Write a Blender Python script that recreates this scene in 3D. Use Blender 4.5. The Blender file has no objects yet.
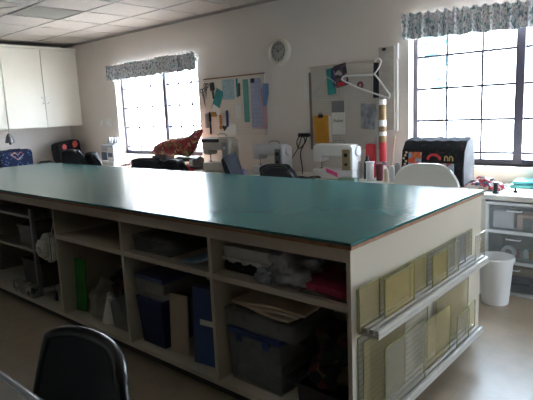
import bpy, bmesh, math, random
from mathutils import Vector, Matrix, Euler, noise
S = bpy.context.scene
C = S.collection
PI = math.pi
def lin(h):
    c = [int(h[i:i+2], 16)/255 for i in (0, 2, 4)]
    return tuple(x/12.92 if x <= .04045 else ((x+.055)/1.055)**2.4 for x in c) + (1,)
# ------------------------------------------------------------------ materials
_m = {}
def mat(name, col='808080', rough=.6, metal=0, var=.06, scale=8, spec=.5, trans=0, alpha=1, bump=0, coat=0, detail=3):
    if name in _m: return _m[name]
    m = bpy.data.materials.new(name); m.use_nodes = True; _m[name] = m
    nt = m.node_tree; b = nt.nodes['Principled BSDF']
    c = lin(col)
    tc = nt.nodes.new('ShaderNodeTexCoord'); nz = nt.nodes.new('ShaderNodeTexNoise')
    nz.inputs['Scale'].default_value = scale; nz.inputs['Detail'].default_value = detail
    nt.links.new(tc.outputs['Object'], nz.inputs['Vector'])
    rp = nt.nodes.new('ShaderNodeValToRGB')
    rp.color_ramp.elements[0].position = .3; rp.color_ramp.elements[1].position = .7
    rp.color_ramp.elements[0].color = tuple(x*(1-var) for x in c[:3]) + (1,)
    rp.color_ramp.elements[1].color = tuple(min(1, x*(1+var)) for x in c[:3]) + (1,)
    nt.links.new(nz.outputs['Fac'], rp.inputs['Fac']); nt.links.new(rp.outputs['Color'], b.inputs['Base Color'])
    b.inputs['Roughness'].default_value = rough; b.inputs['Metallic'].default_value = metal
    b.inputs['Specular IOR Level'].default_value = spec
    if coat: b.inputs['Coat Weight'].default_value = coat; b.inputs['Coat Roughness'].default_value = .1
    if trans: b.inputs['Transmission Weight'].default_value = trans
    if alpha < 1: b.inputs['Alpha'].default_value = alpha
    if bump:
        bp = nt.nodes.new('ShaderNodeBump'); bp.inputs['Strength'].default_value = bump; bp.inputs['Distance'].default_value = .01
        nt.links.new(nz.outputs['Fac'], bp.inputs['Height']); nt.links.new(bp.outputs['Normal'], b.inputs['Normal'])
    return m
def patterned(name, stops, scale=20, rough=.9, kind='noise', bump=.3, detail=2, coord='Object', stretch=(1, 1, 1)):
    """printed cloth: constant colour patches"""
    if name in _m: return _m[name]
    m = bpy.data.materials.new(name); m.use_nodes = True; _m[name] = m
    nt = m.node_tree; b = nt.nodes['Principled BSDF']; b.inputs['Roughness'].default_value = rough
    tc = nt.nodes.new('ShaderNodeTexCoord'); mp = nt.nodes.new('ShaderNodeMapping'); mp.inputs['Scale'].default_value = stretch
    nt.links.new(tc.outputs[coord], mp.inputs['Vector'])
    if kind == 'noise':
        t = nt.nodes.new('ShaderNodeTexNoise'); t.inputs['Detail'].default_value = detail; out = t.outputs['Fac']
    else:
        t = nt.nodes.new('ShaderNodeTexVoronoi'); out = None
    t.inputs['Scale'].default_value = scale
    nt.links.new(mp.outputs['Vector'], t.inputs['Vector'])
    if out is None:
        sp = nt.nodes.new('ShaderNodeSeparateColor'); nt.links.new(t.outputs['Color'], sp.inputs['Color']); out = sp.outputs['Red']
    rp = nt.nodes.new('ShaderNodeValToRGB'); rp.color_ramp.interpolation = 'CONSTANT' if kind != 'noise' else 'LINEAR'
    el = rp.color_ramp.elements
    while len(el) < len(stops): el.new(.5)
    for e, (p, h) in zip(el, stops): e.position = p; e.color = lin(h)
    nt.links.new(out, rp.inputs['Fac']); nt.links.new(rp.outputs['Color'], b.inputs['Base Color'])
    if bump:
        bp = nt.nodes.new('ShaderNodeBump'); bp.inputs['Strength'].default_value = bump; bp.inputs['Distance'].default_value = .01
        nt.links.new(out, bp.inputs['Height']); nt.links.new(bp.outputs['Normal'], b.inputs['Normal'])
    return m
def gridmat(name, base, line, pitch, width, rough=.5, axes=(0, 1), dots=False, noise_var=.1, base2=None, alpha=1., line_alpha=None, spec=.5, nscale=6, offs=(0, 0)):
    """tiles, peg holes or ruler lines drawn from object coordinates"""
    if name in _m: return _m[name]
    m = bpy.data.materials.new(name); m.use_nodes = True; _m[name] = m
    nt = m.node_tree; N = nt.nodes.new; L = nt.links.new; b = nt.nodes['Principled BSDF']
    b.inputs['Roughness'].default_value = rough; b.inputs['Specular IOR Level'].default_value = spec
    tc = N('ShaderNodeTexCoord'); sx = N('ShaderNodeSeparateXYZ'); L(tc.outputs['Object'], sx.inputs[0])
    def M(op, a, bb=None):
        n = N('ShaderNodeMath'); n.operation = op
        for i, v in enumerate((a, bb)):
            if v is None: continue
            if isinstance(v, (int, float)): n.inputs[i].default_value = v
            else: L(v, n.inputs[i])
        return n.outputs[0]
    ds = []
    for ax, of in zip(axes, offs):
        fr = M('FRACT', M('ADD', M('DIVIDE', M('ADD', sx.outputs[ax], of), pitch), 100.))
        ds.append(M('MULTIPLY', M('ABSOLUTE', M('SUBTRACT', fr, .5)), pitch))
    if dots: mask = M('LESS_THAN', M('SQRT', M('ADD', M('POWER', ds[0], 2.), M('POWER', ds[1], 2.))), width)
    else: mask = M('GREATER_THAN', M('MAXIMUM', ds[0], ds[1]), pitch/2-width/2)
    nz = N('ShaderNodeTexNoise'); nz.inputs['Scale'].default_value = nscale; nz.inputs['Detail'].default_value = 4; L(tc.outputs['Object'], nz.inputs['Vector'])
    c1 = lin(base); c2 = lin(base2) if base2 else tuple(x*(1+noise_var) for x in c1[:3]) + (1,)
    rp = N('ShaderNodeValToRGB'); rp.color_ramp.elements[0].position = .35; rp.color_ramp.elements[1].position = .65
    rp.color_ramp.elements[0].color = c1; rp.color_ramp.elements[1].color = c2; L(nz.outputs['Fac'], rp.inputs['Fac'])
    mx = N('ShaderNodeMix'); mx.data_type = 'RGBA'; L(mask, mx.inputs['Factor']); L(rp.outputs['Color'], mx.inputs['A']); mx.inputs['B'].default_value = lin(line)
    L(mx.outputs['Result'], b.inputs['Base Color'])
    if alpha < 1:
        a = M('MAXIMUM', M('MULTIPLY', mask, line_alpha or alpha), alpha); L(a, b.inputs['Alpha'])
    return m
def glassmat(name, tint='ffffff', gloss=.08):
    if name in _m: return _m[name]
    m = bpy.data.materials.new(name); m.use_nodes = True; _m[name] = m
    nt = m.node_tree; nt.nodes.clear(); N = nt.nodes.new
    o = N('ShaderNodeOutputMaterial'); t = N('ShaderNodeBsdfTransparent'); g = N('ShaderNodeBsdfGlossy'); x = N('ShaderNodeMixShader')
    t.inputs[0].default_value = lin(tint); g.inputs['Roughness'].default_value = .02; x.inputs[0].default_value = gloss
    nt.links.new(t.outputs[0], x.inputs[1]); nt.links.new(g.outputs[0], x.inputs[2]); nt.links.new(x.outputs[0], o.inputs[0])
    return m
# ------------------------------------------------------------------ mesh builder
class MB:
    def __init__(s): s.bm = bmesh.new()
    def _add(s, bm2, mtx=None):
        me = bpy.data.meshes.new('t')
        if mtx: bm2.transform(mtx)
        bm2.to_mesh(me); bm2.free(); s.bm.from_mesh(me); bpy.data.meshes.remove(me)
    def box(s, x0, x1, y0, y1, z0, z1, bev=0, rot=None, seg=2):
        b = bmesh.new(); bmesh.ops.create_cube(b, size=1)
        bmesh.ops.scale(b, vec=(x1-x0, y1-y0, z1-z0), verts=b.verts)
        if bev: bmesh.ops.bevel(b, geom=b.edges[:], offset=min(bev, .49*min(x1-x0, y1-y0, z1-z0)), segments=seg, affect='EDGES', profile=.5)
        m = Matrix.Translation(((x0+x1)/2, (y0+y1)/2, (z0+z1)/2))
        if rot: m = m @ Euler(rot).to_matrix().to_4x4()
        s._add(b, m); return s
    def cyl(s, p0, p1, r0, r1=None, n=16, caps=True):
        p0 = Vector(p0); p1 = Vector(p1); r1 = r0 if r1 is None else r1; d = p1-p0
        b = bmesh.new(); bmesh.ops.create_cone(b, cap_ends=caps, segments=n, radius1=r0, radius2=r1, depth=d.length)
        q = Vector((0, 0, 1)).rotation_difference(d.normalized())
        s._add(b, Matrix.Translation((p0+p1)/2) @ q.to_matrix().to_4x4()); return s
    def tube(s, pts, r, n=8, close=False):
        pts = [Vector(p) for p in pts]; rings = []; k = len(pts); up = Vector((0.01, .02, 1))
        for i, p in enumerate(pts):
            a = pts[(i-1) % k] if (close or i) else p; c = pts[(i+1) % k] if (close or i < k-1) else p
            t = (c-a).normalized(); u = t.cross(up)
            if u.length < .05: u = t.cross(Vector((1, 0, 0)))
            u.normalize(); v = t.cross(u); rr = r[i] if isinstance(r, (list, tuple)) else r
            rings.append([s.bm.verts.new(p+(u*math.cos(2*PI*j/n)+v*math.sin(2*PI*j/n))*rr) for j in range(n)])
        for i in range(k if close else k-1):
            A = rings[i]; B = rings[(i+1) % k]
            for j in range(n): s.bm.faces.new((A[j], A[(j+1) % n], B[(j+1) % n], B[j]))
        if not close:
            s.bm.faces.new(rings[0]); s.bm.faces.new(rings[-1][::-1])
        return s
    def lathe(s, prof, c=(0, 0, 0), n=24, mtx=None):
        b = bmesh.new(); rings = []
        for (r, z) in prof:
            if r < 1e-5: rings.append([b.verts.new((0, 0, z))])
            else: rings.append([b.verts.new((r*math.cos(2*PI*j/n), r*math.sin(2*PI*j/n), z)) for j in range(n)])
        for A, B in zip(rings, rings[1:]):
            for j in range(n):
                f = [A[j % len(A)], A[(j+1) % len(A)], B[(j+1) % len(B)], B[j % len(B)]]
                f = list(dict.fromkeys(f))
                if len(f) > 2:
                    try: b.faces.new(f)
                    except ValueError: pass
        s._add(b, Matrix.Translation(c) @ (mtx or Matrix())); return s
    def ball(s, c, r, sc=(1, 1, 1), sub=3, amp=0, fr=6, seed=0, rot=None):
        b = bmesh.new(); bmesh.ops.create_icosphere(b, subdivisions=sub, radius=1)
        for v in b.verts:
            if amp:
                k = noise.noise(v.co*fr*.35+Vector((seed*7.3, seed, 0)))*amp + noise.noise(v.co*fr+Vector((seed, seed*3.1, 0)))*amp*.5
                v.co *= 1+k
        m = Matrix.Translation(c)
        if rot: m = m @ Euler(rot).to_matrix().to_4x4()
        m = m @ Matrix.Diagonal((r*sc[0], r*sc[1], r*sc[2], 1))
        s._add(b, m); return s
    def grid(s, nu, nv, f, thick=0):
        """surface f(u,v) with real thickness along its normal"""
        P = [[Vector(f(i/nu, j/nv)) for j in range(nv+1)] for i in range(nu+1)]
        def nrm(i, j):
            a = P[min(i+1, nu)][j]-P[max(i-1, 0)][j]; b = P[i][min(j+1, nv)]-P[i][max(j-1, 0)]
            n = a.cross(b); return n.normalized() if n.length > 1e-12 else Vector((0, 0, 1))
        A = [[s.bm.verts.new(P[i][j]) for j in range(nv+1)] for i in range(nu+1)]
        for i in range(nu):
            for j in range(nv): s.bm.faces.new((A[i][j], A[i+1][j], A[i+1][j+1], A[i][j+1]))
        if thick:
            B = [[s.bm.verts.new(P[i][j]-nrm(i, j)*thick) for j in range(nv+1)] for i in range(nu+1)]
            for i in range(nu):
                for j in range(nv): s.bm.faces.new((B[i][j+1], B[i+1][j+1], B[i+1][j], B[i][j]))
            ring = [(i, 0) for i in range(nu)]+[(nu, j) for j in range(nv)]+[(i, nv) for i in range(nu, 0, -1)]+[(0, j) for j in range(nv, 0, -1)]
            for (a, b), (c, d) in zip(ring, ring[1:]+ring[:1]): s.bm.faces.new((A[a][b], B[a][b], B[c][d], A[c][d]))
        return s
    def prism(s, pts, z0, z1, mtx=None, bev=0):
        b = bmesh.new(); lo = [b.verts.new((x, y, z0)) for x, y in pts]; hi = [b.verts.new((x, y, z1)) for x, y in pts]
        b.faces.new(lo[::-1]); b.faces.new(hi); n = len(pts)
        for i in range(n): b.faces.new((lo[i], lo[(i+1) % n], hi[(i+1) % n], hi[i]))
        if bev: bmesh.ops.bevel(b, geom=b.edges[:], offset=bev, segments=2, affect='EDGES', profile=.5)
        s._add(b, mtx); return s
    def text(s, txt, size, mtx):
        cu = bpy.data.curves.new('t', 'FONT'); cu.body = txt; cu.size = size; cu.extrude = .0006; cu.align_x = 'CENTER'; cu.align_y = 'CENTER'
        o = bpy.data.objects.new('t', cu); C.objects.link(o); dg = bpy.context.evaluated_depsgraph_get()
        me = bpy.data.meshes.new_from_object(o.evaluated_get(dg)); me.transform(mtx); s.bm.from_mesh(me)
        bpy.data.objects.remove(o); bpy.data.meshes.remove(me); bpy.data.curves.remove(cu); return s
    def build(s, name, m, parent=None, smooth=None, loc=(0, 0, 0), rot=(0, 0, 0)):
        bmesh.ops.recalc_face_normals(s.bm, faces=s.bm.faces)
        me = bpy.data.meshes.new(name); s.bm.to_mesh(me); s.bm.free()
        o = bpy.data.objects.new(name, me); C.objects.link(o); me.materials.append(m)
        o.location = loc; o.rotation_euler = rot
        if smooth is not False:
            me.polygons.foreach_set('use_smooth', [True]*len(me.polygons)); me.set_sharp_from_angle(angle=math.radians(smooth or 38))
            wn = o.modifiers.new('wn', 'WEIGHTED_NORMAL'); wn.keep_sharp = True
        if parent: o.parent = parent
        return o
def tag(o, label, cat, group=None):
    o['label'] = label; o['category'] = cat
    if group: o['group'] = group
    return o
def thing(name, label, cat, loc=(0, 0, 0), rotz=0, group=None):
    o = bpy.data.objects.new(name, None); C.objects.link(o); o.empty_display_size = .05
    o.location = loc; o.rotation_euler = (0, 0, rotz); return tag(o, label, cat, group)
def struct(name, mb, m, parent=None, smooth=False):
    o = mb.build(name, m, parent, smooth)
    if not parent: o['kind'] = 'structure'
    return o
def dup(o, loc, rotz, label=None):
    r = o.copy(); C.objects.link(r); r.location = loc; r.rotation_euler = (0, 0, rotz)
    if label: r['label'] = label
    for ch in list(o.children):
        c = ch.copy(); C.objects.link(c); c.parent = r
        for g in list(ch.children):
            d = g.copy(); C.objects.link(d); d.parent = c
    return r
RX = Matrix.Rotation(PI/2, 4, 'X')        # stands a drawing up so that it faces -y

# ------------------------------------------------------------------ colours
m_wall = mat('wall_paint', 'e9e0d9', .75, var=.02, scale=2, spec=.2)
m_floor = gridmat('vinyl_floor', 'ab9c88', 'a0917c', .305, .002, .33, base2='b5a590', nscale=9, spec=.7)
m_ceil = gridmat('ceiling_tile', 'b0a8a2', 'a8a09a', .61, .001, .9, base2='bab2ac', nscale=60, spec=.1)
m_grid = mat('ceiling_grid', '9c958f', .5, var=.03)
m_white = mat('white_laminate', 'ddd7ca', .45, var=.02, scale=3)
m_cream = mat('cream_cabinet_paint', 'ebe6da', .4, var=.02, scale=3)
m_panel = mat('cream_melamine', 'c9bfae', .5, var=.03, scale=3)
m_teal = gridmat('teal_cutting_mat', '316f6c', '3a7673', .61, .003, .23, base2='397673', nscale=2, spec=.27)
m_wood = mat('brown_wood_edging', '93694c', .5, var=.25, scale=30)
m_dark = mat('dark_window_metal', '55525f', .4, var=.05)
m_black = mat('black_plastic', '17171a', .35, var=.1)
m_navy = mat('dark_upholstery', '20232c', .8, var=.2, scale=90, bump=.2)
m_chrome = mat('steel', 'b5b5b5', .25, 1)
m_wplas = mat('white_plastic', 'e9e8e6', .3, var=.02)
m_gplas = mat('grey_plastic', '9a9b9c', .4, var=.05)
m_clear = mat('clear_plastic', 'd5dbdd', .15, var=.02, alpha=.2)
m_frost = mat('frosted_plastic', 'a9b0b2', .3, var=.05, alpha=.38)
m_paper = mat('white_paper', 'e6e5e0', .8, var=.02)
m_beigep = mat('beige_paper', 'cbb9a2', .8, var=.08)
m_blue = mat('blue_plastic', '23407a', .35, var=.08)
m_dblue = mat('dark_blue_plastic', '1d2c60', .4, var=.08)
m_red = mat('red_plastic', 'c02830', .5, var=.08)
m_pink = mat('bright_pink', 'ee5a9c', .7, var=.08)
m_pinkc = mat('rose_cloth', 'b03a5a', .9, var=.15, bump=.5)
m_green = mat('green_board', '2e7a2c', .7, var=.08)
m_orange = mat('orange_cover', 'd99a2e', .7, var=.06)
m_teal2 = mat('teal_card', '2b8c92', .6, var=.2, scale=30)
m_glass = glassmat('window_glass')
m_val = patterned('floral_valance', [(.32, '56757f'), (.42, 'a3bcc2'), (.5, 'f0edea'), (.58, 'b9b3c6'), (.68, '67898e')], 34, .95, detail=4, stretch=(1.3, 1, .7))  # stops brightened to stand in for daylight passing through the cloth
m_quilt = patterned('red_patchwork', [(0, '8e3138'), (.25, 'a8694c'), (.45, '6d4a44'), (.6, 'b5a078'), (.75, '9c3a44'), (.9, '6d6a4a')], 26, .95, 'voronoi')
m_bfloral = patterned('black_floral', [(0, '18171c'), (.7, '1f1c22'), (.9, '3c2830'), (.96, '2a3a38')], 60, .9, 'voronoi', bump=.1)
m_multi = patterned('scrap_fabric', [(0, 'b0404a'), (.2, 'd8cfc6'), (.4, '6d5966'), (.55, 'c98c8c'), (.7, '3c4a5a'), (.85, 'dcd4cc')], 30, .95, 'voronoi')
m_darkmix = patterned('dark_mixed_fabric', [(0, '2a2426'), (.3, '5d2c2c'), (.45, '23282c'), (.7, '6b5a44'), (.85, '2c3a30')], 22, .95, 'voronoi')

# ------------------------------------------------------------------ room
WX0, WX1, WY0, WY1, CZ = -8.5, 3.0, -7.0, 4.6, 2.63
struct('floor', MB().box(WX0-.2, WX1+.2, WY0-.2, WY1+.2, -.1, 0), m_floor)
struct('ceiling', MB().box(WX0-.2, WX1+.2, WY0-.2, WY1+.2, CZ, CZ+.1), m_ceil)
struct('wall_left', MB().box(WX0-.2, WX0, WY0, WY1, 0, CZ), m_wall)
struct('wall_front', MB().box(WX0, WX1, WY0-.2, WY0, 0, CZ), mat('bounce_absorbing_brown', '4a3b30', .6, var=.2))  # unseen wall, set far back and made dark to cut bounce light
OPN = [(-7.03, -5.16, .87, 2.15), (-2.25, -.40, .87, 2.15)]   # window openings in the back wall
wb = MB(); x = WX0
for (a, b, z0, z1) in OPN:
    wb.box(x, a, WY1, WY1+.2, 0, CZ); wb.box(a, b, WY1, WY1+.2, 0, z0); wb.box(a, b, WY1, WY1+.2, z1, CZ); x = b
wb.box(x, WX1, WY1, WY1+.2, 0, CZ)
struct('wall_back', wb, m_wall)
wr = MB()                                            # right wall with a glazed door opening
wr.box(WX1, WX1+.2, WY0, 3.45, 0, CZ); wr.box(WX1, WX1+.2, 4.4, WY1, 0, CZ); wr.box(WX1, WX1+.2, 3.45, 4.4, 2.1, CZ)
struct('wall_right', wr, mat('bounce_absorbing_brown'))  # same dark finish, added on this unseen wall to absorb bounced light
d = MB()
for (a, b) in ((3.45, 3.53), (4.32, 4.4)): d.box(WX1+.06, WX1+.12, a, b, 0, 2.1)
for (a, b) in ((0, .1), (2.02, 2.1)): d.box(WX1+.065, WX1+.115, 3.45, 4.4, a, b)
do = struct('door_1', d, m_dark); MB().box(WX1+.085, WX1+.091, 3.5, 4.35, .05, 2.05).build('door_glass', m_glass, do)
struct('baseboard_back', MB().box(WX0, WX1, WY1-.012, WY1, 0, .09), m_cream)
struct('baseboard_left', MB().box(WX0, WX0+.012, WY0, WY1-.012, 0, .09), m_cream)
g = MB()                                             # metal grid that carries the ceiling tiles
x = -8.04
while x < WX1: g.box(x-.007, x+.007, WY0, WY1, CZ-.006, CZ); x += .61
y = 3.97+.61
while y > WY0: g.box(WX0, WX1, y-.007, y+.007, CZ-.006, CZ); y -= .61
g.box(WX0, WX1, WY1-.02, WY1, CZ-.03, CZ-.006); g.box(WX0, WX0+.02, WY0, WY1-.02, CZ-.03, CZ-.006)
struct('trim_1', g, m_grid)
def window(i, o, sashes):
    a, b, z0, z1 = o; f = MB(); Y0, Y1 = WY1+.10, WY1+.15
    edges = [a] + [s for s in sashes] + [b]
    f.box(a, b, Y0, Y1, z1-.05, z1); f.box(a, b, Y0, Y1, z0, z0+.05)
    f.box(a, a+.04, Y0, Y1, z0, z1); f.box(b-.04, b, Y0, Y1, z0, z1)
    for s in sashes: f.box(s-.035, s+.035, Y0-.02, Y1, z0, z1)
    w = struct('window_%d' % i, f, m_dark)
    mu = MB()
    for p, q in zip(edges, edges[1:]):
        for k in (1, 2): xx = p+(q-p)*k/3; mu.box(xx-.009, xx+.009, Y0+.01, Y0+.03, z0+.04, z1-.04)
    for zz in (.975, 1.265, 1.555, 1.845): mu.box(a+.03, b-.03, Y0+.008, Y0+.032, zz-.010, zz+.010)
    mu.build('muntin_grille', m_dark, w, False)
    MB().box(a+.03, b-.03, Y0+.035, Y0+.04, z0+.04, z1-.04).build('glass_pane', m_glass, w, False)
    MB().box(a-.02, b+.02, WY1-.05, WY1+.10, z0-.025, z0, .005).build('window_sill', m_cream, w)
window(1, OPN[0], [-5.96]); window(2, OPN[1], [-1.31])
# outdoors
struct('ground', MB().box(-30, 30, WY1+.2, 40, -.3, -.15), mat('pale_concrete_yard', 'e6e2da', .9, var=.05, scale=1))
m_leaf = mat('tree_leaves', '4f8088', .8, var=.3, scale=5)
def tree(x, y, h, r, seed, label):
    t = thing('garden_tree', label, 'tree', (x, y, -.15), 0); random.seed(seed)
    MB().tube([(0, 0, 0), (.05, .02, h*.3), (-.04, 0, h*.6), (0, .03, h*.85)], [.12, .09, .06, .02]).build('trunk', mat('bark', '6b5a4a', .9, var=.3), t)
    c = MB()
    for k in range(14):
        a = random.uniform(0, 2*PI); q = random.uniform(0, r)
        c.ball((q*math.cos(a), q*math.sin(a), h*random.uniform(.55, 1)), r*random.uniform(.3, .5), (1, 1, .8), 2, .5, 3, k+seed)
    c.build('crown', m_leaf, t)
tree(-5.55, 13.0, 3.7, .4, 3, 'pale green tree seen outside through left panes of the right window')
tree(-1.6, 14.5, 4.4, 1.0, 5, 'bushy green tree outside at the right edge of the right window')

# valances
def valance(x0, x1, zt0, zt1, zb0, zb1, label, seed):
    random.seed(seed); t = thing('window_valance', label, 'valance', (x0, WY1-.055, 0))
    n = int((x1-x0)/.011)
    ph = [random.uniform(-.5, .5) for _ in range(n+2)]
    def f(u, v):
        i = u*n; a = i*.95+ph[int(i)]*.9
        zt = zt0+(zt1-zt0)*u; zb = zb0+(zb1-zb0)*u
        zz = zb+(zt-zb)*v
        amp = .018*(1.0-.45*math.exp(-((v-.8)/.08)**2))
        zz += (.014*math.sin(a*.9+1) if v > .95 else 0)+(.007*math.sin(a*.37) if v < .05 else 0)
        return (u*(x1-x0), -.012+amp*math.sin(a)-.01*(1-v)*math.sin(a*.5), zz)
    MB().grid(n, 8, f, .002).build('gathered_cloth', m_val, t, 60)
    zr0 = zb0+(zt0-zb0)*.8; zr1 = zb1+(zt1-zb1)*.8
    rd = MB().tube([(-.01, .0, zr0), (x1-x0+.01, .0, zr1)], .007)
    for xx, zz in ((0.02, zr0), (x1-x0-.02, zr1)): rd.box(xx-.008, xx+.008, 0, .055, zz-.01, zz+.01)
    rd.build('curtain_rod', m_wplas, t)
valance(-7.13, -5.12, 2.19, 2.2, 1.965, 1.98, 'blue and grey floral gathered valance over the smaller looking left window', 1)
valance(-2.29, -.30, 2.225, 2.13, 2.0, 1.94, 'blue and grey floral gathered valance over the window behind the quilted bag', 2)

# ceiling lamp, unlit
t = thing('ceiling_light', 'unlit grey recessed ceiling light panel near the upper left corner', 'ceiling light', (-5.905, 3.055, CZ))
MB().box(-.29, .29, -.29, .29, -.004, 0).build('diffuser', mat('dull_diffuser', '7f7e76', .5, var=.06, scale=40), t)
fr = MB()
for a in (-1, 1): fr.box(-.305, .305, a*.2975-.0075, a*.2975+.0075, -.012, -.004); fr.box(a*.2975-.0075, a*.2975+.0075, -.29, .29, -.012, -.004)
fr.build('frame', m_grid, t)
# small hanging ornament at the upper left edge
t = thing('hanging_ornament', 'small dark ornament hanging from the ceiling at the upper left corner', 'ornament', (-6.0, 2.5, CZ))
MB().tube([(0, 0, 0), (0, 0, -.05)], .003).tube([(0, 0, -.01), (.1, .07, -.004), (.3, .2, 0)], .003).build('wire', m_chrome, t)
o_ = MB()
for k in range(5): o_.ball((.012*math.cos(k*2), .012*math.sin(k*2), -.05-.02*k), .02, (1, 1, .8), 2, .3, 4, k)
o_.build('pendant', mat('dark_beads', '3c3a3c', .5, var=.4, scale=60), t)

# wall cabinets on the left wall
def cabinet(y0, y1, label):
    t = thing('wall_cabinet', label, 'cabinet', (WX0, y0, 1.32), 0, 'cream wall cabinets'); w = y1-y0; D = .425; H = 1.2
    b = MB().box(0, D-.02, 0, w, 0, .02).box(0, D-.02, 0, w, H-.02, H).box(0, D-.02, 0, .018, .02, H-.02).box(0, D-.02, w-.018, w, .02, H-.02).box(0, .015, .018, w-.018, .02, H-.02)
    b.box(0, D+.01, 0, w, H, H+.035)
    b.build('body', m_cream, t)
    for (a, c, k) in ((.006, w/2-.004, w/2-.035), (w/2+.004, w-.006, w/2+.035)):
        dd = MB().box(D-.02, D, a, c, .012, H-.012, .003).build('door', m_cream, t)
        MB().tube([(D-.002, k, .37), (D+.03, k, .375), (D+.03, k, .455), (D-.002, k, .46)], .006).box(D, D+.006, k-.014, k+.014, .355, .38).box(D, D+.006, k-.014, k+.014, .45, .475).build('handle', m_wplas, dd)
cabinet(3.39, 4.598, 'cream double door wall cabinet in the corner beside the left window')
cabinet(2.17, 3.385, 'cream wall cabinet cut off by the left edge of the photo')

# bell hanging below the cabinets
t = thing('hanging_bell', 'grey bell hanging on a cord from the wall cabinets', 'bell', (-8.055, 3.375, 1.12))
MB().lathe([(0, .005), (.06, 0), (.066, .01), (.058, .05), (.045, .1), (.02, .14), (0, .145)], n=20).build('bell_body', mat('pewter', '7d7b80', .35, .7, var=.3, scale=20), t)
MB().tube([(0, 0, .14), (.004, 0, .35), (.003, .012, .62)], .004).build('cord', m_gplas, t)
MB().ball((0, 0, -.01), .018).build('clapper', m_black, t)

# ------------------------------------------------------------------ desks along the back wall
def desk(name, label, x0, x1, y0, y1, h=.74, top=m_white, legs=True, group=None):
    t = thing(name, label, 'table', ((x0+x1)/2, (y0+y1)/2, 0), 0, group); w = (x1-x0)/2; dd = (y1-y0)/2
    MB().box(-w, w, -dd, dd, h-.03, h, .004).build('tabletop', top, t)
    MB().box(-w+.05, w-.05, -dd+.05, -dd+.07, h-.09, h-.03).box(-w+.05, w-.05, dd-.07, dd-.05, h-.09, h-.03).build('apron', m_gplas, t)
    for sx in (-1, 1):
        for sy in (-1, 1): MB().cyl((sx*(w-.06), sy*(dd-.06), 0), (sx*(w-.06), sy*(dd-.06), h-.03), .016).build('leg', m_gplas, t)
    return t
desk('sewing_table', 'white sewing table under the left window', -7.35, -5.62, 4.0, 4.58)
desk('sewing_table', 'white sewing table below the pegboard with blue and lilac rulers', -5.60, -3.62, 4.0, 4.58)
desk('sewing_table', 'white sewing table below the pegboard with the white hanger', -3.60, -1.42, 4.0, 4.58)
desk('side_table', 'white table in the far left corner under the wall cabinets', -8.47, -7.85, 2.4, 4.57)
# right storage desk with open front
t = thing('storage_desk', 'cream storage desk under the right window holding the drawer tower', 'desk', (-1.35, 3.92, 0))
MB().box(0, 1.5, 0, .66, .702, .74, .004).build('tabletop', m_white, t)
for a in (0.01, 1.46): MB().box(a, a+.035, .01, .65, 0, .702).build('side_panel', m_panel, t)
MB().box(.045, 1.46, .62, .64, 0.0, .702).build('back_panel', m_panel, t)

# drawer tower
t = thing('drawer_tower', 'three drawer clear plastic storage tower beside the white waste bin', 'drawer unit', (-1.10, 4.085, 0))
W, D = .19, .17
fm = MB()
for sx in (-1, 1): fm.box(sx*W-.012, sx*W+.012, -D, D, .0, .69, .004)
for z in (0.0, .235, .46, .67): fm.box(-W, W, -D-.006, D, z, z+.022, .005)
fm.build('frame', mat('pale_grey_plastic', 'e4e6e4', .4, var=.03), t)
for k, (z0, z1) in enumerate(((.03, .23), (.262, .455), (.487, .665))):
    dr = MB()
    dr.box(-W+.016, W-.016, -D+.002, -D+.006, z0, z1).box(-W+.016, W-.016, D-.008, D-.004, z0, z1).box(-W+.016, -W+.02, -D+.006, D-.008, z0, z1).box(W-.02, W-.016, -D+.006, D-.008, z0, z1).box(-W+.02, W-.02, -D+.006, D-.008, z0, z0+.004)
    dobj = dr.build('drawer', m_clear, t)
    MB().tube([(-.05, -D+.002, z1-.03), (-.045, -D-.016, z1-.032), (.045, -D-.016, z1-.032), (.05, -D+.002, z1-.03)], .005).build('handle', m_wplas, dobj)
tx, ty = -1.10, 4.085
def item(name, label, cat, mb, m, loc=(0, 0, 0), rot=(0, 0, 0), group=None, smooth=None):
    return tag(mb.build(name, m, None, smooth, loc, rot), label, cat, group)
item('paper_stack', 'white paper bundle in the top drawer of the plastic tower', 'paper', MB().box(-.075, .075, -.01, .09, 0, .13, .012).box(-.07, .07, -.016, -.01, .01, .12, .002), m_paper, (tx-.085, ty-.12, .4915), (0, 0, .05))
item('patterned_box', 'pink and beige box in the top drawer of the plastic tower', 'box', MB().box(-.07, .07, 0, .14, 0, .11, .004), mat('pink_beige_card', 'd3ae9c', .8, var=.15), (tx+.075, ty-.12, .4915))
item('framed_picture', 'small grey picture leaning in the top drawer of the plastic tower', 'picture', MB().box(-.032, .032, 0, .006, 0, .09).box(-.022, .022, -.002, 0, .012, .078), mat('grey_print', '6b7076', .6, var=.5, scale=70), (tx+.08, ty-.131, .4915))
item('tape_roll', 'white ring of tape in the middle drawer of the plastic tower', 'tape', MB().lathe([(.028, -.02), (.05, -.02), (.05, .02), (.028, .02), (.028, -.02)], mtx=Matrix.Rotation(PI/2, 4, 'X')), m_wplas, (tx-.04, ty-.13, .266+.05))
for k in range(6):
    item('craft_jar', 'small jar among craft supplies in the middle drawer', 'jar', MB().lathe([(0, 0), (.02, 0), (.02, .04), (.014, .05), (.014, .06), (0, .06)], n=12), [m_gplas, m_beigep, m_pinkc, m_wplas, m_orange, m_gplas][k], (tx-.14+.055*k+(.0 if k < 2 else .03), ty-.07+.035*(k % 2), .266), group='jars in the middle drawer')
item('folded_fabric', 'navy and tan fabric folded in the bottom drawer of the tower', 'fabric', MB().box(-.13, .13, -.02, .2, 0, .05, .02).box(-.12, .12, -.02, .19, .05, .09, .02), mat('navy_fabric', '3a4a63', .9, var=.3), (tx, ty-.12, .034))
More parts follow.
